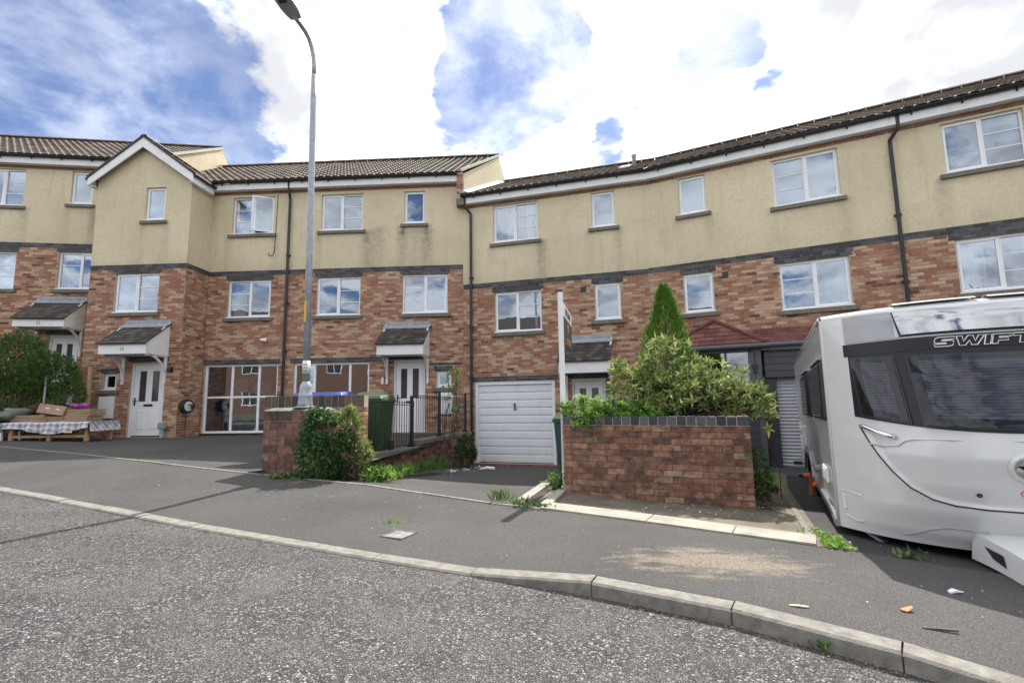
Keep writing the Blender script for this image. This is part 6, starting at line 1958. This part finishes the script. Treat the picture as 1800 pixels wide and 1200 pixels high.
q = MB(); q.poly([cs(1.095+x, .472+z, .009) for x, z in ((-.024, -.022), (.024, -.022), (.028, .012), (.016, .006), (.004, .034), (-.010, .010), (-.026, .018))]); q.build('flame_print', MT['red'], dm)
# lower apron moulding and the fairing over the hitch
q = MB(); q.tube([cs(u, v, .003) for u, v in ((.40, .055), (.47, .085), (.55, .135), (.64, .165), (.75, .168), (.86, .165))], .006, 6); q.build('apron_line', MT['trim_grey'], FR)
q = MB()
def fair(s, t):
    u = .80+.60*s; k = (2*s-1); y0 = cs(u, .1).y
    yy = y0+.02-.85*t; half = (.32*(1-t)+.17*t)
    return (1.1+k*half, yy, .165-.10*t-.02*k*k+.02*math.sin(math.pi*t))
def fair2(s, t):
    p = fair(s, t); return (p[0]+.02*(2*s-1), p[1], p[2]-.19+.05*t)
q.grid(fair, 10, 8); q.grid(fair2, 10, 8, True)
for s_ in (0, 1):
    for k in range(8):
        a = [fair(s_, k/8), fair(s_, (k+1)/8), fair2(s_, (k+1)/8), fair2(s_, k/8)]
        q.quad(*a)
for k in range(10): q.quad(fair(k/10, 1), fair((k+1)/10, 1), fair2((k+1)/10, 1), fair2(k/10, 1))
fo = q.build('hitch_fairing', MT['caravan'], CV, smooth=True)
q = MB()
def fp2(t, z): 
    a, b = Vector(fair(0, t)), Vector(fair2(0, t)); return a.lerp(b, z)+Vector((-.006, -.004, 0))
q.poly([fp2(.18, .30), fp2(.42, .30), fp2(.46, .72), fp2(.30, .62)]); q.build('slot', MT['blackp'], fo)
q = MB(); q.bar((1.1, -.7, .0), (1.1, -1.6, .0), .07, .07); q.bar((.98, -.4, -.02), (1.08, -1.5, .0), .05, .08); q.bar((1.22, -.4, -.02), (1.12, -1.5, .0), .05, .08); q.build('drawbar', MT['steel'], CV)
q = MB(); q.tube([(1.1, -1.25, -.24), (1.1, -1.25, .2)], .025, 8); q.tube([(1.06, -1.25, -.10), (1.14, -1.25, -.10)], .12, 14); q.build('jockey_wheel', MT['blackp'], CV)
for x in (.14, CW-.14):
    sg = 1 if x < 1 else -1
    q = MB(); q.bar((x, -.02, .02), (x+sg*.37, -.24, -.215), .075, .022); q.box(min(x+sg*.33, x+sg*.43), max(x+sg*.33, x+sg*.43), -.30, -.19, -.235, -.215); q.build('steady_leg', MT['trim_grey'], CV)
    q = MB(); q.bar((x+sg*.12, -.108, -.055), (x+sg*.28, -.203, -.158), .02, .02); q.build('leg_slot', MT['blackp'], CV)

wc = thing('wheel_clamp', 'bright orange wheel clamp on the caravan wheel', 'wheel clamp', CV.matrix_basis @ Vector((-.02, 3.05, .0)), R(-27.5))
q = MB(); q.bar((0, 0, .10), (-.02, .05, -.24), .05, .06); q.bar((0, -.02, .10), (-.10, .02, .09), .05, .05); q.build('clamp_arm', MT['orange'], wc, bev=.008)
q = MB(); q.tube([(-.10, .02, .09), (-.16, .03, .085)], .03, 8); q.build('lock', MT['blackp'], wc)
q = MB(); q.bar((.0, -1.2, .13), (-.05, -1.22, .16), .06, .05); q.build('clamp_end', MT['orange'], wc)

# ------------------------------------------------------------------ small things on the ground
rp = thing('ramp_mat', 'slate grey ramp in front of the roller shutter', 'ramp', Q.w(3.05, -.45, -1.53), R(-27.3))
for k in range(2):
    q = MB(); q.hexa([(-.55+k*.56, -.62, -.02), (-.0+k*.56, -.62, -.02), (-.0+k*.56, .45, -.01), (-.55+k*.56, .45, -.01), (-.55+k*.56, -.62, .012), (-.0+k*.56, -.62, .012), (-.0+k*.56, .45, .04), (-.55+k*.56, .45, .04)]); q.build('ramp_panel', MT['mat_grey'], rp)

def on_pav(x, y, dz=.004):
    """height of the pavement under a point"""
    import mathutils
    hit = PAV.ray_cast(Vector((x, y, 3)), Vector((0, 0, -1)))
    return Vector((x, y, (hit[0].z if hit[0] else z_road(x, y))+dz))
from mathutils.bvhtree import BVHTree
def bvh(names):
    vs, fs = [], []
    for o in COL.objects:
        if o.name in names:
            b = len(vs); vs += [v.co.copy() for v in o.data.vertices]; fs += [[b+i for i in p.vertices] for p in o.data.polygons]
    return BVHTree.FromPolygons(vs, fs)
PAV = bvh({'pavement', 'road', 'driveway', 'forecourt', 'path', 'hardstanding', 'kerb_top'})
def scrap(name, label, x, y, mat, pts, cat, h=.006, rz=0, group=None):
    q = MB(); n = len(pts)
    i = q.add([(a, b, c) for a, b, c in pts]+[(a, b, c+h) for a, b, c in pts])
    q.face([i+n+k for k in range(n)]); q.face([i+k for k in reversed(range(n))])
    for k in range(n): q.face((i+k, i+(k+1) % n, i+n+(k+1) % n, i+n+k))
    o = q.build(name, mat); o.location = on_pav(x, y); o.rotation_euler = (0, 0, rz)
    return tag(o, label, cat, group)
scrap('dead_leaf', 'curled orange leaf on the shaded pavement below the caravan', 2.13, 2.80, MT['leaf_orange'], [(-.035, -.01, .004), (-.01, -.022, .0), (.03, -.008, .010), (.04, .010, .016), (.01, .022, .004), (-.025, .015, .0)], 'leaf')
scrap('stick', 'thin brown stick lying on the pavement near the kerb', 2.12, 2.58, MT['wood_dark'], [(-.075, -.006, 0), (.075, -.006, .0), (.075, .006, .0), (-.075, .006, 0)], 'stick', .010, R(-14))
scrap('tissue', 'scrap of white tissue on the shaded tarmac below the caravan', 2.68, 3.12, MT['tissue'], [(-.04, -.012, 0), (-.01, -.02, .012), (.045, -.010, .004), (.04, .014, .0), (0, .018, .014), (-.035, .012, .004)], 'litter', .008)
scrap('seed_case', 'pale winged seed case on the pavement left of the shadow', 1.56, 2.82, MT['leaf_pale'], [(-.05, .012, 0), (-.01, -.008, .004), (.04, -.016, .0), (.045, -.006, .0), (.0, .006, .004), (-.045, .02, 0)], 'seed', .004, 0, 'pale seed cases dropped on the pavement')
scrap('seed_case', 'pale winged seed case on the pavement nearest the kerb', 1.62, 2.52, MT['leaf_pale'], [(-.05, .010, 0), (-.01, -.010, .004), (.05, -.012, .0), (.045, .0, .0), (.0, .004, .004), (-.045, .02, 0)], 'seed', .004, R(20), 'pale seed cases dropped on the pavement')
scrap('paper', 'crumpled white paper on the driveway by the garage door', -.62, 11.4, MT['tissue'], [(-.16, -.04, 0), (.0, -.06, .03), (.18, -.03, .0), (.16, .05, .02), (-.02, .06, .03), (-.15, .03, 0)], 'litter', .03)
mh = thing('cover_plate', 'small square metal cover in the pavement with grass tufts at its edge', 'manhole cover', on_pav(-1.02, 4.42), R(-26))
q = MB(); q.box(-.10, .10, -.10, .10, -.01, .001); q.build('plate', simple('worn grey cover', (.20,.20,.205), .7, .2, 20), mh)
q = MB(); q.box(-.115, .115, -.115, -.102, -.01, .006); q.box(-.115, .115, .102, .115, -.01, .006); q.box(-.115, -.102, -.102, .102, -.01, .006); q.box(.102, .115, -.102, .102, -.01, .003); q.build('rim', MT['sill'], mh)
weed('dry tuft of grass on the metal cover plate', -1.10, 4.53, -1.10, .05, .02, .03, 46, MT['leaf_lime'], .05, .008)
# gravelly bits and litter: too many to count
mb = MB()
def bit(x, y, s, tone):
    p = on_pav(x, y, .001); mb.tone = tone
    a = rnd.random()*6.28; c, d = s*math.cos(a), s*math.sin(a)
    mb.hexa([p+Vector((-c, -d, 0)), p+Vector((d*.7, -c*.7, 0)), p+Vector((c, d, 0)), p+Vector((-d*.7, c*.7, 0)), p+Vector((-c*.7, -d*.7, s*.6)), p+Vector((d*.5, -c*.5, s*.7)), p+Vector((c*.7, d*.7, s*.6)), p+Vector((-d*.5, c*.5, s*.6))])
for k in range(260):
    x = rnd.uniform(-7, 3.2)
    base = -.48*x+4.6
    bit(x, base+rnd.uniform(-.9, 1.3), rnd.uniform(.003, .009), rnd.random())
for k in range(70): bit(rnd.gauss(1.7, .6), 5.85-.42*(rnd.gauss(1.7, .6)-1.7)+rnd.gauss(0, .1)-.25, rnd.uniform(.005, .016), rnd.random())
for k in range(70):
    t = rnd.random()**.7; bit(-1.62+.75*t+abs(rnd.gauss(0, .22)), 9.0+3.9*t+rnd.gauss(0, .4), rnd.choice((.008, .012, .018, .035)), rnd.random())
tag(mb.build('litter', toned('litter', [(0, (.2,.17,.13)), (.6, (.45,.42,.38)), (1, (.75,.75,.74))], bump=0)), 'scattered grit and scraps of litter on the tarmac', 'litter', None, 'stuff')
# dry debris in the gutter
mb = MB()
for k in range(1500):
    i = rnd.randint(22, len(kp)-12) if rnd.random() < .8 else rnd.randint(12, len(kp)-12); t = rnd.random()
    p = kp[i].lerp(kp[min(i+1, len(kp)-1)], t); n = knorm(i); p = p-n*abs(rnd.gauss(.0, .05))
    if p.x < .2 and rnd.random() < .6: continue
    mb.tone = rnd.random(); z = z_road(p.x, p.y)+.006
    a = rnd.random()*6.28; s_ = rnd.uniform(.004, .012); c, d = s_*math.cos(a), s_*math.sin(a)
    mb.quad((p.x-c, p.y-d, z), (p.x+d*.3, p.y-c*.3, z+.004), (p.x+c, p.y+d, z+.003), (p.x-d*.3, p.y+c*.3, z))
tag(mb.build('gutter_debris', toned('dry debris', [(0, (.10,.055,.03)), (.6, (.24,.13,.06)), (1, (.34,.24,.13))], bump=0)), 'brown dry debris lying along the kerb gutter', 'debris', None, 'stuff')

# ------------------------------------------------------------------ across the road: what the windows mirror
def far_house(o, rz, label, w=9.0, zr=-1.0):
    h = thing('brick_house', label, 'house', (o[0], o[1], zr), rz, 'houses across the road')
    q = MB()
    hol = [(x, x+1.3, z, z+1.15) for z in (.9, 3.5) for x in (-w/2+.8, -w/2+3.4, w/2-2.2)]
    wall_sheet(q, -w/2, w/2, -.3, 6.3, hol, y=0, rev=.1)
    q.quad((-w/2, 0, -.3), (-w/2, 7, -.3), (-w/2, 7, 6.3), (-w/2, 0, 6.3)); q.quad((w/2, 7, -.3), (w/2, 0, -.3), (w/2, 0, 6.3), (w/2, 7, 6.3)); q.quad((w/2, 7, -.3), (-w/2, 7, -.3), (-w/2, 7, 6.3), (w/2, 7, 6.3))
    q.poly([(-w/2, 0, 6.3), (-w/2, 7, 6.3), (-w/2, 3.5, 9.1)]); q.poly([(w/2, 0, 6.3), (w/2, 7, 6.3), (w/2, 3.5, 9.1)])
    q.build('wall', MT['farbrick'], h)
    q = MB(); q.hexa([(-w/2-.2, -.4, 6.15), (w/2+.2, -.4, 6.15), (w/2+.2, 3.5, 9.2), (-w/2-.2, 3.5, 9.2), (-w/2-.2, -.4, 6.3), (w/2+.2, -.4, 6.3), (w/2+.2, 3.5, 9.35), (-w/2-.2, 3.5, 9.35)])
    q.hexa([(-w/2-.2, 7.4, 6.15), (w/2+.2, 7.4, 6.15), (w/2+.2, 3.5, 9.2), (-w/2-.2, 3.5, 9.2), (-w/2-.2, 7.4, 6.3), (w/2+.2, 7.4, 6.3), (w/2+.2, 3.5, 9.35), (-w/2-.2, 3.5, 9.35)])
    q.build('roof', MT['tile_dark'], h)
    for (a, b, c, d) in hol:
        q = MB(); q.box(a, b, .06, .10, c, c+.06); q.box(a, b, .06, .10, d-.06, d); q.box(a, a+.06, .06, .10, c, d); q.box(b-.06, b, .06, .10, c, d); q.box((a+b)/2-.03, (a+b)/2+.03, .06, .10, c, d)
        f = q.build('window', MT['upvc'], h)
        q = MB(); q.box(a, b, .085, .09, c, d); q.build('pane', MT['doorglass'], f)
    return h
MT['farbrick'] = simple('far brick', (.15,.085,.062), .9, .25, 9)
far_house((-15.5, -12.5), R(154), 'brick house across the road, nearer one, seen only mirrored in the windows')
far_house((-24.5, -8.5), R(154), 'brick house across the road, further left, seen only mirrored in the windows')
def far_tree(o, s, label, seed):
    r = random.Random(seed)
    t = thing('tree', label, 'tree', (o[0], o[1], -1.0), 0, 'trees across the road')
    q = MB(); q.tube([(0, 0, -.3), (.1, 0, 2.0*s), (0, .1, 4.2*s)], [.2*s, .14*s, .05*s], 8)
    for k in range(7):
        a = r.random()*6.28; q.tube([(0, 0, (1.8+.3*k)*s), (1.2*s*math.cos(a), 1.2*s*math.sin(a), (3+.35*k)*s)], [.07*s, .02*s], 6)
    q.build('trunk', MT['trunk'], t)
    lv = []
    for k in range(2600):
        d = rv(r); kk = (1-abs(r.gauss(0, .25)))*(1+.4*lump(d, 2.2, seed))
        p = Vector((o[0]+d.x*1.9*s*kk, o[1]+d.y*1.9*s*kk, -1+4.1*s+d.z*1.9*s*kk))
        lv.append((p, rv(r), rv(r), r.uniform(.16, .30)*s, .12*s, r.random()))
    foliage(t, lv, MT['leaf_mid'], 0, rest='crown')
far_tree((-10.5, -7.5), 1.0, 'small tree in front of the mirrored brick houses', 2)
far_tree((4.5, -11), 1.1, 'leafy tree across the road, nearest the houses there, seen only mirrored', 3)
far_tree((10.5, -9.5), 1.0, 'leafy tree across the road, further right, seen only mirrored', 5)
far_tree((16, -11), 1.25, 'tallest leafy tree across the road, furthest right, seen only mirrored', 8)
